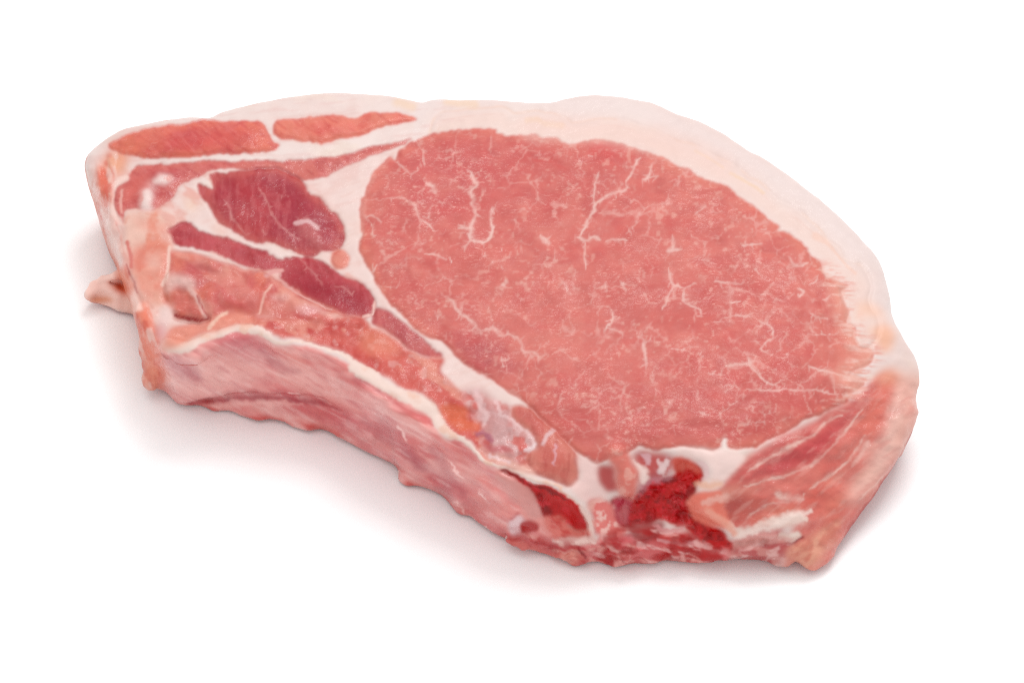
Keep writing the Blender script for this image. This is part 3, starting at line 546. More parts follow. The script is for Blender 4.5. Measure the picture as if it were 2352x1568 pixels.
mottle(region('S 1450,1150 1700,1080 2100,1090 2352,1250 2352,1330 1500,1340', 8), (232, 176, 172), .8, 18, 694, .12, .35, .8, 2.4, .3)
mottle(region('S 1740,850 1850,760 1950,740 2090,820 2095,1050 1880,1015 1740,1050', 4), (216, 50, 62), .6, 9, 697, .15, .4, .85)
mPO = region('S 1700,860 1850,750 1950,735 2100,700 2220,690 2190,780 2100,900 2120,1000 2400,1180 2420,1260 2200,1180 2090,1060 1880,1020 1740,1055 1680,1000', 3)
mottle(mPO, (116, 2, 20), .55, 12, 720, .0, .45, .85); mottle(mPO, (226, 70, 78), .45, 6, 722, .15, .5, .85); hgt += nz(mPO, 12, 10, 724) * .9
mottle(region('S 1430,900 1530,890 1590,1000 1590,1080 1470,1130', 5), (254, 206, 196), .9, 14, 698, .05, .3, .9)
paint(band('S 740,655 860,720 960,785 1060,800 1130,830 1230,890', [2, 3.5, 4, 4, 4, 2], .7, 1.4) * .7, (120, 4, 20), .8)
mottle(region('S 730,645 860,705 1060,770 1220,860 1345,1000 1375,1095 1250,1060 1060,1000 980,830 860,745', 3), (222, 70, 76), .7, 11, 700, .1, .4, .8, 2.5, .6)
mottle(region('S 1060,1005 1220,1012 1260,1080 1390,1095 1390,1140 1200,1150 1130,1155', 5), (190, 40, 50), .7, 18, 704, .0, .35, .8, 2, .5)
mottle(region('S 1130,1170 1450,1190 1480,1330 1200,1340 1000,1280', 8), (176, 52, 56), .8, 20, 708, .0, .35, .8, 2.5, .3)
# left end details
for s, c, a, sf, L_ in (('P 165,0 300,0 300,200 360,380 400,480 380,480 280,330 195,170', (249, 206, 196), .9, 6, 1), ('P 430,560 490,620 600,820 600,1220 500,1240 470,1000 440,800 400,640', (237, 132, 108), .85, 10, .9),
                        ('P 460,1090 560,1060 620,1160 600,1260 480,1200', (238, 156, 134), .8, 10, .85), ('P 570,650 660,640 700,700 690,760 620,790 570,780', (249, 217, 211), .9, 8, 1), ('P 570,780 650,780 640,860 590,900', (216, 156, 162), .7, 10, .9),
                        ('P 620,420 720,395 800,410 850,480 830,520 740,490 680,500 640,540', (248, 206, 196), .85, 8, 1), ('P 650,560 740,520 830,560 900,680 930,720 820,710 720,700 690,640', (212, 106, 96), .85, 9, 1),
                        ('P 680,290 760,300 900,300 1060,350 1000,400 860,400 720,380', (206, 98, 100), .85, 12, 1), ('P 670,290 740,280 760,330 700,390', (236, 132, 108), .8, 10, 1),
                        ('P 930,440 1100,400 1300,430 1400,500 1330,680 1150,680 980,690 900,560', (218, 106, 102), .6, 16, 1), ('P 1150,590 1300,570 1330,670 1180,690', (204, 92, 90), .6, 10, 1),
                        ('P 1400,560 1500,545 1570,560 1480,595', (240, 184, 178), .7, 7, 1), ('P 1570,640 1680,620 1820,665 1700,690 1600,685', (232, 166, 166), .7, 7, 1), ('P 1360,590 1560,600 1600,720 1560,760 1400,720 1350,660', (212, 102, 96), .6, 10, 1),
                        ('P 620,880 680,790 780,755 940,750 1060,690 1240,690 1300,740 1180,770 1050,800 940,840 800,880 700,920 640,950', (243, 158, 138), .9, 8, 1), ('P 1750,690 1900,690 1940,720 1860,715', (247, 200, 190), .8, 5, 1),
                        ('P 1700,700 1790,700 1800,780 1720,770', (214, 108, 100), .7, 8, 1), ('P 2080,810 2200,810 2310,880 2350,980 2200,1000 2080,960 2060,880', (240, 148, 122), .6, 12, 1),
                        ('P 400,220 640,200 640,330 620,420 560,440 440,400', (234, 132, 114), .6, 14, 1), ('P 470,290 560,270 600,320 520,360', (250, 205, 190), .7, 10, 1), ('P 400,420 600,430 600,540 450,540', (240, 158, 140), .7, 14, 1),  # small pale patch is a white highlight painted on the orange
                        ('A 1020,1150 1100,1180 1120,1290 1060,1290', (250, 208, 180), .6, 10, 1), ('A 1300,1380 1400,1440 1420,1500 1340,1470', (250, 200, 178), .6, 10, 1), ('A 520,1380 720,1380 860,1440 820,1540 700,1480 560,1420', (242, 160, 142), .75, 10, 1)):
    paint(region(s, sf * .75, 1.6) * a, c, L_)
for s, w, c in (('P 170,20 200,170 270,330 380,480', 4, (238, 132, 104)), ('P 350,160 375,260 380,350', 4, (226, 132, 122)), ('P 340,330 390,450 420,540', 2, (196, 108, 104)), ('P 655,200 645,300 635,420 605,480', 4, (250, 206, 192)),  # thin dark line paints the shade of a fold
                ('P 800,500 850,560 890,630 930,710', 5, (246, 192, 182)), ('P 1410,480 1360,540 1340,620 1320,680', 3, (247, 186, 172)), ('P 700,700 800,722 880,732 950,722', [2, 4, 4, 2], (178, 66, 68)), ('P 1080,680 1020,710 980,760 950,800', 4, (249, 198, 178)),
                ('P 860,560 900,640 960,720', 2, (206, 104, 98)), ('P 1480,370 1410,385 1370,410', 4, (236, 170, 165)), ('P 1480,470 1600,540 1850,660', 2, (240, 180, 172)), ('P 2170,600 2150,690 2080,710', 3, (244, 196, 186))):
    paint(band(s, w, .7, .8), c)
hgt += gauss(region('P 620,420 720,395 800,410 850,480 900,640 830,560 740,490 680,500 640,540', 4), 3) * .8 - gauss(region('P 650,560 740,520 830,560 900,680 930,720 820,710 720,700 690,640', 4), 4) * .6 + gauss(region('P 930,440 1100,400 1300,430 1400,500 1330,680 1150,680 980,690 900,560', 4), 8) * .8
hgt -= band('P 700,700 800,722 880,732 950,722', 5, .7) * 1.2 + band('P 1410,480 1360,540 1340,620 1320,680', 4, .8) * .5
paint(CORNER * .9, (236, 114, 90)); mottle(CORNER, (248, 190, 170), .8, 16, 710, .1, .4); mottle(region(LEFTE, 6), (224, 104, 92), .6, 18, 712, .05, .4, 1, 2.5, 1.3); mottle(region(LEFTE, 6), (252, 218, 208), .6, 14, 714, .1, .4, 1, 3., 1.25)
hgt += nz(region(LEFTE, 6), 16, 40, 716) * 1.2
# loose flap
m = region('F 195,620 268,622 300,645 330,712 300,716 195,700', 3, .3, False); paint(m, (250, 208, 196), .82); part[m > .5] = pid('flap', 'fat_flap', 'small loose flap of fat on the ground at the left', 'fat')
paint(region('P 225,470 320,430 385,500 365,565 300,540 250,500', 6), (232, 98, 56)); paint(region('P 270,400 300,340 350,430 380,490 300,440', 6), (240, 130, 98)); paint(region('P 65,575 160,570 240,585 240,605 100,610', 5), (238, 150, 112)); paint(region('P 260,560 400,600 420,680 300,640', 8) * .6, (244, 176, 156))
m = region('R 680,1480 900,1400 1050,1375 1110,1420 1060,1500 1000,1600 700,1620', 6); paint(m, (206, 134, 128), .85); mottle(m, (180, 70, 74), .7, 16, 750, .0, .4, .85, 2.5, .1); mottle(m, (234, 190, 184), .6, 10, 752, .1, .4, .85, 3, -.3)
# hanging strand of meat
mST = region('L 1440,330 1480,250 1600,260 1660,330 1700,420 1750,520 1740,620 1710,760 1660,775 1590,750 1530,640 1520,500', 5); paint(mST, (232, 128, 116)); mottle(mST, (246, 180, 166), .7, 14, 680, 0, .4, 1, 1, 0)
part[mST > .5] = pid('strand', 'meat_strand', 'loose strand of pink meat hanging over the red marrow', 'meat'); hgt += gauss(mST, 4) * 1.8

hgt = gauss(hgt, 1.2)
col = np.clip(gauss(col, .45), .003, .93)
# keep every part in one piece of the map: the outermost ring takes its neighbour
def sample(img, px, py):
    x = np.clip(px / 2 - .5, 0, RX - 1.001); y = np.clip(py / 2 - .5, 0, RY - 1.001)
    xi, yi = x.astype(int), y.astype(int); fx, fy = x - xi, y - yi
    if img.ndim == 3: fx, fy = fx[:, None], fy[:, None]
    return ((img[yi, xi] * (1 - fx) + img[yi, xi + 1] * fx) * (1 - fy) + (img[yi + 1, xi] * (1 - fx) + img[yi + 1, xi + 1] * fx) * fy)

# ------------------------------------------------------------------ the solid
CTRL = np.array([  # measured x, y, height of the top face in mm
    (230, 360, 24), (350, 290, 28), (560, 250, 30), (750, 225, 31), (1000, 240, 30.5), (1250, 240, 31), (1450, 240, 30), (1700, 345, 30),
    (1900, 485, 29), (2010, 620, 27), (2060, 780, 24), (2085, 850, 21), (2080, 900, 18), (260, 450, 25), (300, 600, 25), (340, 740, 24), (400, 800, 25),
    (500, 790, 28), (600, 765, 30), (700, 800, 29), (800, 850, 28), (900, 935, 27), (1000, 1000, 26), (1100, 1060, 25.5), (1200, 1105, 25),
    (1270, 1125, 24.5), (1330, 1150, 22), (1365, 1200, 13), (1390, 1240, 8), (1450, 1240, 8), (1520, 1240, 8), (1600, 1250, 7), (1690, 1250, 7), (1760, 1230, 10), (1830, 1190, 15), (1850, 1250, 7),
    (1500, 1150, 19), (1430, 1170, 18), (1580, 1150, 19), (1500, 1060, 26), (1380, 1080, 26), (1650, 1080, 26), (1700, 1170, 19), (1000, 550, 31), (1400, 600, 31.5), (1700, 800, 31), (1200, 800, 30), (1500, 950, 29.5), (1850, 950, 26),
    (1950, 900, 25), (2040, 960, 19), (1900, 1100, 18), (2000, 1060, 14), (1950, 1150, 10), (1900, 1240, 6), (600, 500, 29), (650, 640, 28), (450, 600, 28), (500, 400, 29), (800, 700, 28.5)], float)
cw = ground(CTRL[:, 0], CTRL[:, 1], CTRL[:, 2] / 1000)[:, :2]
ch = CTRL[:, 2] / 1000
kern = lambda r: r
A = kern(np.linalg.norm(cw[:, None] - cw[None], axis=2)); n = len(A)
A = np.block([[A - np.eye(n) * 6e-4, np.ones((n, 1))], [np.ones((1, n)), np.zeros((1, 1))]])
wts = np.linalg.solve(A, np.r_[ch, 0])
def top_h(x, y):
    o = np.full(x.shape, wts[-1])
    for (a, b), w in zip(cw, wts[:-1]): o = o + w * np.hypot(x - a, y - b)
    return np.clip(o, .002, .033)
def on_top(P):
    P = np.asarray(P, float); h = np.full(len(P), .027)
    for _ in range(25):
        X = ground(P[:, 0], P[:, 1], h); h = .5 * h + .5 * top_h(X[:, 0], X[:, 1])
    return ground(P[:, 0], P[:, 1], h)[:, :2]

BACK = 'F 207,362 222,340 250,317 290,297 350,282 430,270 480,272 510,258 560,246 640,228 700,219 750,214 815,215 880,222 940,233 970,238 1000,229 1050,231 1100,229 1160,233 1225,236 1270,237 1300,228 1340,222 1395,220 1450,229 1500,240 1550,262 1600,280 1650,304 1700,338 1750,365 1800,397 1850,437 1900,477 1950,525 1985,563 2005,590 2018,630 2028,665 2032,700 2045,735 2065,770 2085,800 2097,830 2095,855 2087,885 2088,930 2080,965'
back = q(BACK)
front_top = q('F 2066,1000 2040,1050 2005,1110 1975,1150 1950,1195 1925,1235 1900,1268 1880,1290 1862,1300 1835,1275 1800,1270 1750,1272 1690,1274 1620,1278 1560,1276 1500,1272 1440,1282 1400,1275 1370,1240 1345,1190 1300,1142 1260,1122 1200,1107 1150,1093 1120,1078 1090,1045 1060,1022 1020,1015 1000,1003 950,965 900,942 850,900 800,855 740,812 680,797 640,790 605,772 570,768 500,790 440,812 400,812 375,800 350,768 326,720 304,645 290,570 272,505 250,450 226,405')
rim = np.vstack([on_top(back), on_top(front_top)])
back_bot = on_top(back); c0 = rim.mean(0); dv = back_bot - c0
back_bot = back_bot - dv / np.linalg.norm(dv, axis=1)[:, None] * np.where(np.arange(len(back)) > 45, .0005, .0035)[:, None]
fb = q('F 2076,1000 2055,1045 2020,1108 1985,1150 1960,1200 1937,1240 1912,1275 1892,1300 1872,1314 1850,1306 1825,1290 1810,1296 1785,1297 1745,1290 1700,1287 1650,1290 1605,1297 1560,1294 1500,1288 1470,1295 1440,1300 1400,1296 1330,1296 1300,1290 1240,1275 1180,1252 1130,1228 1090,1200 1075,1190 1050,1187 1020,1150 985,1130 940,1116 922,1104 910,1078 880,1060 850,1049 800,1023 750,996 700,985 630,970 560,955 500,945 470,934 440,937 412,934 380,905 350,888 335,880 334,862 344,845 336,825 334,795 328,765 316,735 305,700 285,655 265,610 250,575')
front_bot = ground(fb[:, 0], fb[:, 1], np.full(len(fb), .0004))[:, :2]
bot = np.vstack([back_bot, front_bot])
rim_s, bot_s = catmull(rim, 3), catmull(bot, 3)

VX = 0.00031
lo = np.minimum(rim_s.min(0), bot_s.min(0)) - .008; hi = np.maximum(rim_s.max(0), bot_s.max(0)) + .004
xs = np.arange(lo[0], hi[0], VX); ys = np.arange(lo[1], hi[1], VX); zs = np.arange(-.0010, .0365, VX)
X2, Y2 = np.meshgrid(xs, ys, indexing='ij')
def sdf(P):
    # coarse grid, then linear upsampling
    st = 3; a = X2[::st, ::st]; b = Y2[::st, ::st]
    d = seg_dist(a, b, P, closed=True); d = np.where(inside(a, b, P), -d, d)
    fi, fj = np.arange(len(xs)) / st, np.arange(len(ys)) / st
    i0 = np.minimum(fi.astype(int), d.shape[0] - 2); j0 = np.minimum(fj.astype(int), d.shape[1] - 2)
    u, v = (fi - i0)[:, None], (fj - j0)[None]
    return (d[i0][:, j0] * (1 - u) * (1 - v) + d[i0 + 1][:, j0] * u * (1 - v) + d[i0][:, j0 + 1] * (1 - u) * v + d[i0 + 1][:, j0 + 1] * u * v)
dT = gauss(sdf(rim_s), 1.5); dB = gauss(sdf(bot_s), 1.5)
T0 = gauss(top_h(X2, Y2), 6)
# rounding radius: generous on the fat cap and the flank, tight on the sawn rib edge
backness = sstep(-.02, .03, Y2); rightness = sstep(.06, .09, X2)
kr = .0018 + .0016 * backness + .0030 * rightness * (1 - .6 * backness)
wav = .0006 * fbm(X2 / .012, Y2 / .012, 700, 3)
F = np.empty((len(xs), len(ys), len(zs)), np.float32)
for k, z in enumerate(zs):
    t = np.clip(z / T0, 0, 1); s = t * t * (3 - 2 * t) * .5 + t * .5
    d = dB * (1 - s) + dT * s + wav * 4 * t * (1 - t) - .0012 * backness * 4 * t * (1 - t) - .5 * kr * s * np.maximum(backness, rightness)
    d = d + .0011 * max(0., 1 - z / .0018)                    # drawn in a little where it meets the ground
    a, b = d, (z - T0)
    h = np.clip(kr - np.abs(a - b), 0, None) / kr
    F[:, :, k] = np.maximum(np.maximum(a, b) + h * h * kr * .25, -(z - .0003))
def add_capsules(P, R, k=.0015):
    for (a, ra), (b, rb) in zip(zip(P[:-1], R[:-1]), zip(P[1:], R[1:])):
        a, b = np.asarray(a), np.asarray(b); pad = max(ra, rb) + .004
        sl = []
        for ax, g in zip(range(3), (xs, ys, zs)):
            l, h_ = min(a[ax], b[ax]) - pad, max(a[ax], b[ax]) + pad
            sl.append(slice(max(0, np.searchsorted(g, l)), max(1, np.searchsorted(g, h_))))
        gX, gY, gZ = np.meshgrid(xs[sl[0]], ys[sl[1]], zs[sl[2]], indexing='ij')
        dd = b - a; L2 = dd @ dd + 1e-12
        t = np.clip(((gX - a[0]) * dd[0] + (gY - a[1]) * dd[1] + (gZ - a[2]) * dd[2]) / L2, 0, 1)
        d = np.sqrt((gX - a[0] - t * dd[0]) ** 2 + (gY - a[1] - t * dd[1]) ** 2 + (gZ - a[2] - t * dd[2]) ** 2) - (ra + t * (rb - ra))
        f = F[sl[0], sl[1], sl[2]]; h = np.clip(k - np.abs(f - d), 0, None) / k
        F[sl[0], sl[1], sl[2]] = np.maximum(np.minimum(f, d) - h * h * k * .25, -(gZ - .0003))
def g3(x, y, h): return ground([x], [y], [h])[0]
add_capsules([g3(290, 625, .011), g3(268, 633, .0100), g3(237, 642, .0075), g3(216, 657, .006), g3(206, 676, .005)], [.0013, .0009, .0009, .0010, .0012], .001)
add_capsules([g3(206, 677, .0048), g3(225, 665, .0055), g3(246, 659, .006), g3(265, 665, .006), g3(281, 679, .005), g3(309, 694, .004), g3(325, 700, .003)], [.0012, .0011, .0011, .0013, .0015, .0017, .0020], .001)
add_capsules([g3(216, 683, .0026), g3(250, 684, .0024), g3(280, 694, .0024), g3(320, 702, .0024)], [.0014, .0016, .0020, .0024], .002)
add_capsules([g3(300, 660, .004), g3(262, 658, .004)], [.0030, .0016], .002)
add_capsules([g3(350, 862, .006), g3(345, 870, .005)], [.0022, .0022])
# ragged scraps along the lower near edge
rr = np.random.default_rng(5)
ragged = catmull(fb[8:-14], 6, False)
for t in range(0, len(ragged), 5):
    if rr.random() < .2:
        a = ragged[t] + rr.normal(0, 2, 2) - (0, 11); b = ragged[min(t + 3, len(ragged) - 1)] + rr.normal(0, 2, 2) - (0, 11)
        z = rr.uniform(.0008, .0035); r0 = rr.uniform(.0006, .0013)
        add_capsules([g3(*a, z), g3(*b, z * rr.uniform(.5, 1.2))], [r0, r0 * .8], .003)
# overhanging lip of the rib rim
lip = q('F 395,792 420,798 445,800 480,782 520,768 560,757 600,757 640,776 690,786')
lw = on_top(lip); lz = top_h(lw[:, 0], lw[:, 1])
add_capsules([(a, b - .0004, c - .0012) for (a, b), c in zip(lw, lz)], [.0026, .0028, .0026, .0022, .0020, .0020, .0018, .0016, .0012])

# ------------------------------------------------------------------ naive surface nets
def surface_nets(F):
    S = (F < 0)
    nx, ny, nz = F.shape
    cnt = np.zeros((nx - 1, ny - 1, nz - 1), np.uint8)
    for i in (0, 1):
        for j in (0, 1):
            for k in (0, 1): cnt += S[i:nx - 1 + i, j:ny - 1 + j, k:nz - 1 + k]
    ijk = np.argwhere((cnt > 0) & (cnt < 8)); del cnt
    idx = np.full((nx - 1, ny - 1, nz - 1), -1, np.int32); idx[tuple(ijk.T)] = np.arange(len(ijk))
    acc = np.zeros((len(ijk), 3)); c = np.zeros(len(ijk))
    for a in range(8):
        for ax in range(3):
            if a >> ax & 1: continue
            o0 = np.array([a & 1, a >> 1 & 1, a >> 2 & 1]); o1 = o0.copy(); o1[ax] = 1
            f0 = F[tuple((ijk + o0).T)]; f1 = F[tuple((ijk + o1).T)]; cr = (f0 < 0) != (f1 < 0)
            t = np.where(cr, f0 / np.where(cr, f0 - f1, 1), 0)
            acc += cr[:, None] * (o0[None] + (o1 - o0)[None] * t[:, None]); c += cr
    V = ijk + acc / c[:, None]
    V = np.stack([xs[0] + V[:, 0] * VX, ys[0] + V[:, 1] * VX, zs[0] + V[:, 2] * VX], 1)
    quads = []
    for ax in range(3):
        sl0 = [slice(1, -1)] * 3; sl1 = [slice(1, -1)] * 3
        sl0[ax] = slice(0, -1); sl1[ax] = slice(1, None)
        e = np.argwhere(S[tuple(sl0)] != S[tuple(sl1)])
        for b in range(3):
            if b != ax: e[:, b] += 1
        ins = S[tuple(e.T)]
        u, v = [(1, 2), (2, 0), (0, 1)][ax]
        def cell(du, dv):
            p = e.copy(); p[:, u] -= du; p[:, v] -= dv; return idx[tuple(p.T)]
        Q = np.stack([cell(1, 1), cell(0, 1), cell(0, 0), cell(1, 0)], 1)
        Q[~ins] = Q[~ins][:, ::-1]; quads.append(Q)
    return V, np.vstack(quads)
V, Q = surface_nets(F); del F

def normals(V, Q):
    n = np.cross(V[Q[:, 2]] - V[Q[:, 0]], V[Q[:, 3]] - V[Q[:, 1]])
    N = np.zeros_like(V)
    for i in range(4):
        for a in range(3): N[:, a] += np.bincount(Q[:, i], n[:, a], len(V))
    return N / (np.linalg.norm(N, axis=1)[:, None] + 1e-20)
def relax(V, Q, it, lam=.5):
    for _ in range(it):
        S = np.zeros_like(V); c = np.bincount(Q.ravel(), minlength=len(V)) * 2.
        for i in range(4):
            for j in (1, 3):
                for a in range(3): S[:, a] += np.bincount(Q[:, i], V[Q[:, (i + j) % 4], a], len(V))
        V = V + lam * (S / c[:, None] - V)
    return V
V = relax(V, Q, 3)
N = normals(V, Q)
px, py = to_px(V)
vd = CL[None] - V; vd /= np.linalg.norm(vd, axis=1)[:, None]
facing = (N * vd).sum(1)
under = N[:, 2] < -.6
vis = sstep(-.05, .12, facing)
C = sample(col, px, py); Hh = sample(hgt, px, py); MU = sample(mus, px, py)
PI = part[np.clip((py / 2).astype(int), 0, RY - 1), np.clip((px / 2).astype(int), 0, RX - 1)]
# faces turned away from the cut face: plain fat behind, meat below and on the far left
hid = np.where((V[:, 0] < -.085)[:, None], alb((236, 150, 130))[None], alb(FAT)[None])
hid = np.where(((N[:, 1] < -.15) & (V[:, 0] > -.088))[:, None], alb((196, 104, 104))[None], hid)
hid = np.where(under[:, None], alb((214, 110, 104))[None], hid)
C = C * vis[:, None] + hid * (1 - vis[:, None]); Hh = Hh * vis; MU = MU * vis
PI = np.where((facing < 0.02) & ~under & ~((N[:, 1] < -.15) & (V[:, 0] > -.088)), np.where(V[:, 0] < -.085, PARTS['end'][0], PARTS['fat_cap'][0]), PI)
PI = np.where(under, pid('under', 'underside', None, 'meat'), PI)
C = np.where(under[:, None], alb((214, 110, 104))[None], C)
dmp = sstep(.0004, .003, V[:, 2])
fine = (fbm(V[:, 0] / .004 + 7, (V[:, 1] + V[:, 2] * .7) / .004, 800, 3)) * .00012 * (1 + 1.2 * (PI == PARTS['chine'][0]) + .8 * (PI == PARTS['rib'][0]))
V = V + N * ((Hh * .001 + fine) * dmp)[:, None]
V[:, 2] = np.maximum(V[:, 2], .0003)
V = relax(V, Q, 1, .4); N = normals(V, Q)
px, py = to_px(V)
C2 = sample(col, px, py); C = np.where(under[:, None], C, C2 * vis[:, None] + hid * (1 - vis[:, None])); MU = sample(mus, px, py) * vis
P2 = part[np.clip((py / 2).astype(int), 0, RY - 1), np.clip((px / 2).astype(int), 0, RX - 1)]
PI = np.where(under | ((facing < .02) & ~((N[:, 1] < -.15) & (V[:, 0] > -.088))), PI, P2)

# ------------------------------------------------------------------ materials
def mat_tissue(name, grain_sparkle, rough, spec, bump, coat, tint=.06):
    m = bpy.data.materials.new(name); m.use_nodes = True; nt = m.node_tree; nd = nt.nodes; L = nt.links
    b = nd["Principled BSDF"]
    at = nd.new("ShaderNodeAttribute"); at.attribute_name = "albedo"
    fm = nd.new("ShaderNodeAttribute"); fm.attribute_name = "fibre"
    tc = nd.new("ShaderNodeTexCoord")
    mp = nd.new("ShaderNodeMapping"); mp.inputs["Scale"].default_value = (700, 1500, 1000); mp.inputs["Rotation"].default_value = (0, 0, .25)
    L.new(tc.outputs["Object"], mp.inputs[0])
    n1 = nd.new("ShaderNodeTexNoise"); n1.inputs["Scale"].default_value = 1; n1.inputs["Detail"].default_value = 4; n1.inputs["Roughness"].default_value = .6
    L.new(mp.outputs[0], n1.inputs["Vector"])
    n2 = nd.new("ShaderNodeTexNoise"); n2.inputs["Scale"].default_value = 260; n2.inputs["Detail"].default_value = 5; n2.inputs["Roughness"].default_value = .6
    L.new(tc.outputs["Object"], n2.inputs["Vector"])
    # pale flecks: fibre grain plus wet sparkle put into the colour
    r = nd.new("ShaderNodeMapRange"); r.inputs[1].default_value = .58; r.inputs[2].default_value = .74; r.inputs[3].default_value = 0; r.inputs[4].default_value = grain_sparkle
    L.new(n1.outputs[0], r.inputs[0])
    mpb = nd.new("ShaderNodeMapping"); mpb.inputs["Scale"].default_value = (820, 1900, 1000); mpb.inputs["Rotation"].default_value = (0, 0, -.6)
    L.new(tc.outputs["Object"], mpb.inputs[0])
    n1b = nd.new("ShaderNodeTexNoise"); n1b.inputs["Scale"].default_value = 1; n1b.inputs["Detail"].default_value = 3; L.new(mpb.outputs[0], n1b.inputs["Vector"])
    rb = nd.new("ShaderNodeMapRange"); rb.inputs[1].default_value = .60; rb.inputs[2].default_value = .74; rb.inputs[3].default_value = 0; rb.inputs[4].default_value = grain_sparkle
    L.new(n1b.outputs[0], rb.inputs[0])
    mxx = nd.new("ShaderNodeMath"); mxx.operation = 'MAXIMUM'; L.new(r.outputs[0], mxx.inputs[0]); L.new(rb.outputs[0], mxx.inputs[1])
    n3 = nd.new("ShaderNodeTexNoise"); n3.inputs["Scale"].default_value = 75; n3.inputs["Detail"].default_value = 3; L.new(tc.outputs["Object"], n3.inputs["Vector"])
    rc = nd.new("ShaderNodeMapRange"); rc.inputs[1].default_value = .40; rc.inputs[2].default_value = .62; rc.inputs[3].default_value = .12; rc.inputs[4].default_value = 1; L.new(n3.outputs[0], rc.inputs[0])
    mcl = nd.new("ShaderNodeMath"); mcl.operation = 'MULTIPLY'; L.new(mxx.outputs[0], mcl.inputs[0]); L.new(rc.outputs[0], mcl.inputs[1])
    mu = nd.new("ShaderNodeMath"); mu.operation = 'MULTIPLY'; L.new(mcl.outputs[0], mu.inputs[0]); L.new(fm.outputs["Fac"], mu.inputs[1])
    mx = nd.new("ShaderNodeMix"); mx.data_type = 'RGBA'; L.new(mu.outputs[0], mx.inputs[0]); L.new(at.outputs["Color"], mx.inputs[6]); mx.inputs[7].default_value = (.82, .44, .38, 1)
    r2 = nd.new("ShaderNodeMapRange"); r2.inputs[1].default_value = .3; r2.inputs[2].default_value = .7; r2.inputs[3].default_value = 1 - tint; r2.inputs[4].default_value = 1 + tint
    L.new(n2.outputs[0], r2.inputs[0])
    m2 = nd.new("ShaderNodeVectorMath"); m2.operation = 'SCALE'; L.new(mx.outputs[2], m2.inputs[0]); L.new(r2.outputs[0], m2.inputs["Scale"])
    L.new(m2.outputs[0], b.inputs["Base Color"])
    ro = nd.new("ShaderNodeMapRange"); ro.inputs[1].default_value = .3; ro.inputs[2].default_value = .7; ro.inputs[3].default_value = rough - .1; ro.inputs[4].default_value = rough + .12
    L.new(n2.outputs[0], ro.inputs[0]); L.new(ro.outputs[0], b.inputs["Roughness"])
    b.inputs["Specular IOR Level"].default_value = spec
    wet = nd.new("ShaderNodeMapRange"); wet.inputs[1].default_value = .42; wet.inputs[2].default_value = .66; wet.inputs[3].default_value = coat * .12; wet.inputs[4].default_value = coat
    L.new(n3.outputs[0], wet.inputs[0]); L.new(wet.outputs[0], b.inputs["Coat Weight"]); b.inputs["Coat Roughness"].default_value = .11
    nw = nd.new("ShaderNodeTexNoise"); nw.inputs["Scale"].default_value = 620; nw.inputs["Detail"].default_value = 3; L.new(tc.outputs["Object"], nw.inputs["Vector"])
    bw = nd.new("ShaderNodeBump"); bw.inputs["Strength"].default_value = .8; bw.inputs["Distance"].default_value = .0007
    L.new(nw.outputs[0], bw.inputs["Height"]); L.new(bw.outputs[0], b.inputs["Coat Normal"])
    ad = nd.new("ShaderNodeMath"); ad.operation = 'MULTIPLY_ADD'; ad.inputs[1].default_value = .6
    L.new(n1.outputs[0], ad.inputs[0]); L.new(n2.outputs[0], ad.inputs[2])
    bp = nd.new("ShaderNodeBump"); bp.inputs["Strength"].default_value = bump; bp.inputs["Distance"].default_value = .0006
    L.new(ad.outputs[0], bp.inputs["Height"]); L.new(bp.outputs[0], b.inputs["Normal"])
    return m
MATS = dict(fat=mat_tissue("raw_fat", .0, .45, .25, .10, .14, .02), meat=mat_tissue("raw_meat", .38, .45, .25, .3, .55), loin=mat_tissue("loin_meat", .42, .48, .22, .16, .24),
            membrane=mat_tissue("rib_membrane", .1, .35, .3, .12, .8), marrow=mat_tissue("bone_marrow", .05, .4, .2, .5, .5))

# ------------------------------------------------------------------ objects
chop = bpy.data.objects.new("pork_chop", None); scene.collection.objects.link(chop)
chop.location = (0, 0, 0); chop.empty_display_size = .05
chop["label"] = "thick raw pork rib chop lying on a white surface"; chop["category"] = "pork chop"

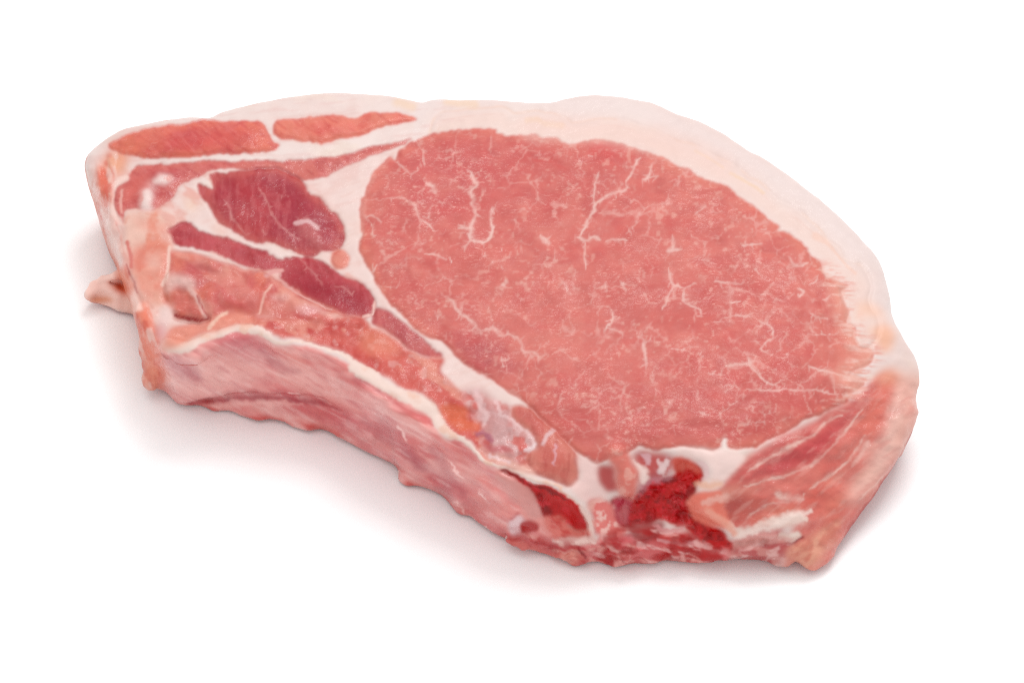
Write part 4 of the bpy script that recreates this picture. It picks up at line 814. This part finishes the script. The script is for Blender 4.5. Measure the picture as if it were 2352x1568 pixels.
# smooth out specks in the part map (majority over the quad), then one mesh per part
FP = np.sort(PI[Q], axis=1)[:, 1]
for key, (i, name, label, kind) in PARTS.items():
    fq = Q[FP == i]
    if len(fq) < 30: continue
    used, inv = np.unique(fq, return_inverse=True); inv = inv.reshape(-1, 4)
    me = bpy.data.meshes.new(name)
    me.vertices.add(len(used)); me.vertices.foreach_set("co", V[used].astype(np.float32).ravel())
    me.loops.add(inv.size); me.loops.foreach_set("vertex_index", inv.ravel().astype(np.int32))
    me.polygons.add(len(inv)); me.polygons.foreach_set("loop_start", np.arange(0, inv.size, 4, dtype=np.int32))
    me.polygons.foreach_set("use_smooth", np.ones(len(inv), bool))
    me.update(calc_edges=True)
    a = me.attributes.new("albedo", 'FLOAT_COLOR', 'POINT')
    a.data.foreach_set("color", np.hstack([C[used], np.ones((len(used), 1))]).astype(np.float32).ravel())
    a = me.attributes.new("fibre", 'FLOAT', 'POINT'); a.data.foreach_set("value", MU[used].astype(np.float32))
    me.normals_split_custom_set_from_vertices(N[used].astype(np.float32))
    me.materials.append(MATS[kind])
    o = bpy.data.objects.new(name, me); scene.collection.objects.link(o); o.parent = chop
    if label: o["label"] = label

# ------------------------------------------------------------------ the white surface
gm = bpy.data.materials.new("white_surface"); gm.use_nodes = True
gb = gm.node_tree.nodes["Principled BSDF"]
gn = gm.node_tree.nodes.new("ShaderNodeTexNoise"); gn.inputs["Scale"].default_value = 9
gr = gm.node_tree.nodes.new("ShaderNodeMapRange"); gr.inputs[3].default_value = .55; gr.inputs[4].default_value = .7
gm.node_tree.links.new(gn.outputs[0], gr.inputs[0]); gm.node_tree.links.new(gr.outputs[0], gb.inputs["Roughness"])
gb.inputs["Base Color"].default_value = (.93, .93, .93, 1); gb.inputs["Specular IOR Level"].default_value = .1
me = bpy.data.meshes.new("ground"); S = 4.0
me.from_pydata([(-S, -S, 0), (S, -S, 0), (S, S, 0), (-S, S, 0)], [], [(0, 1, 2, 3)]); me.materials.append(gm)
g = bpy.data.objects.new("ground", me); scene.collection.objects.link(g)
g["kind"] = "structure"; g["label"] = "plain seamless white surface under the chop"; g["category"] = "surface"
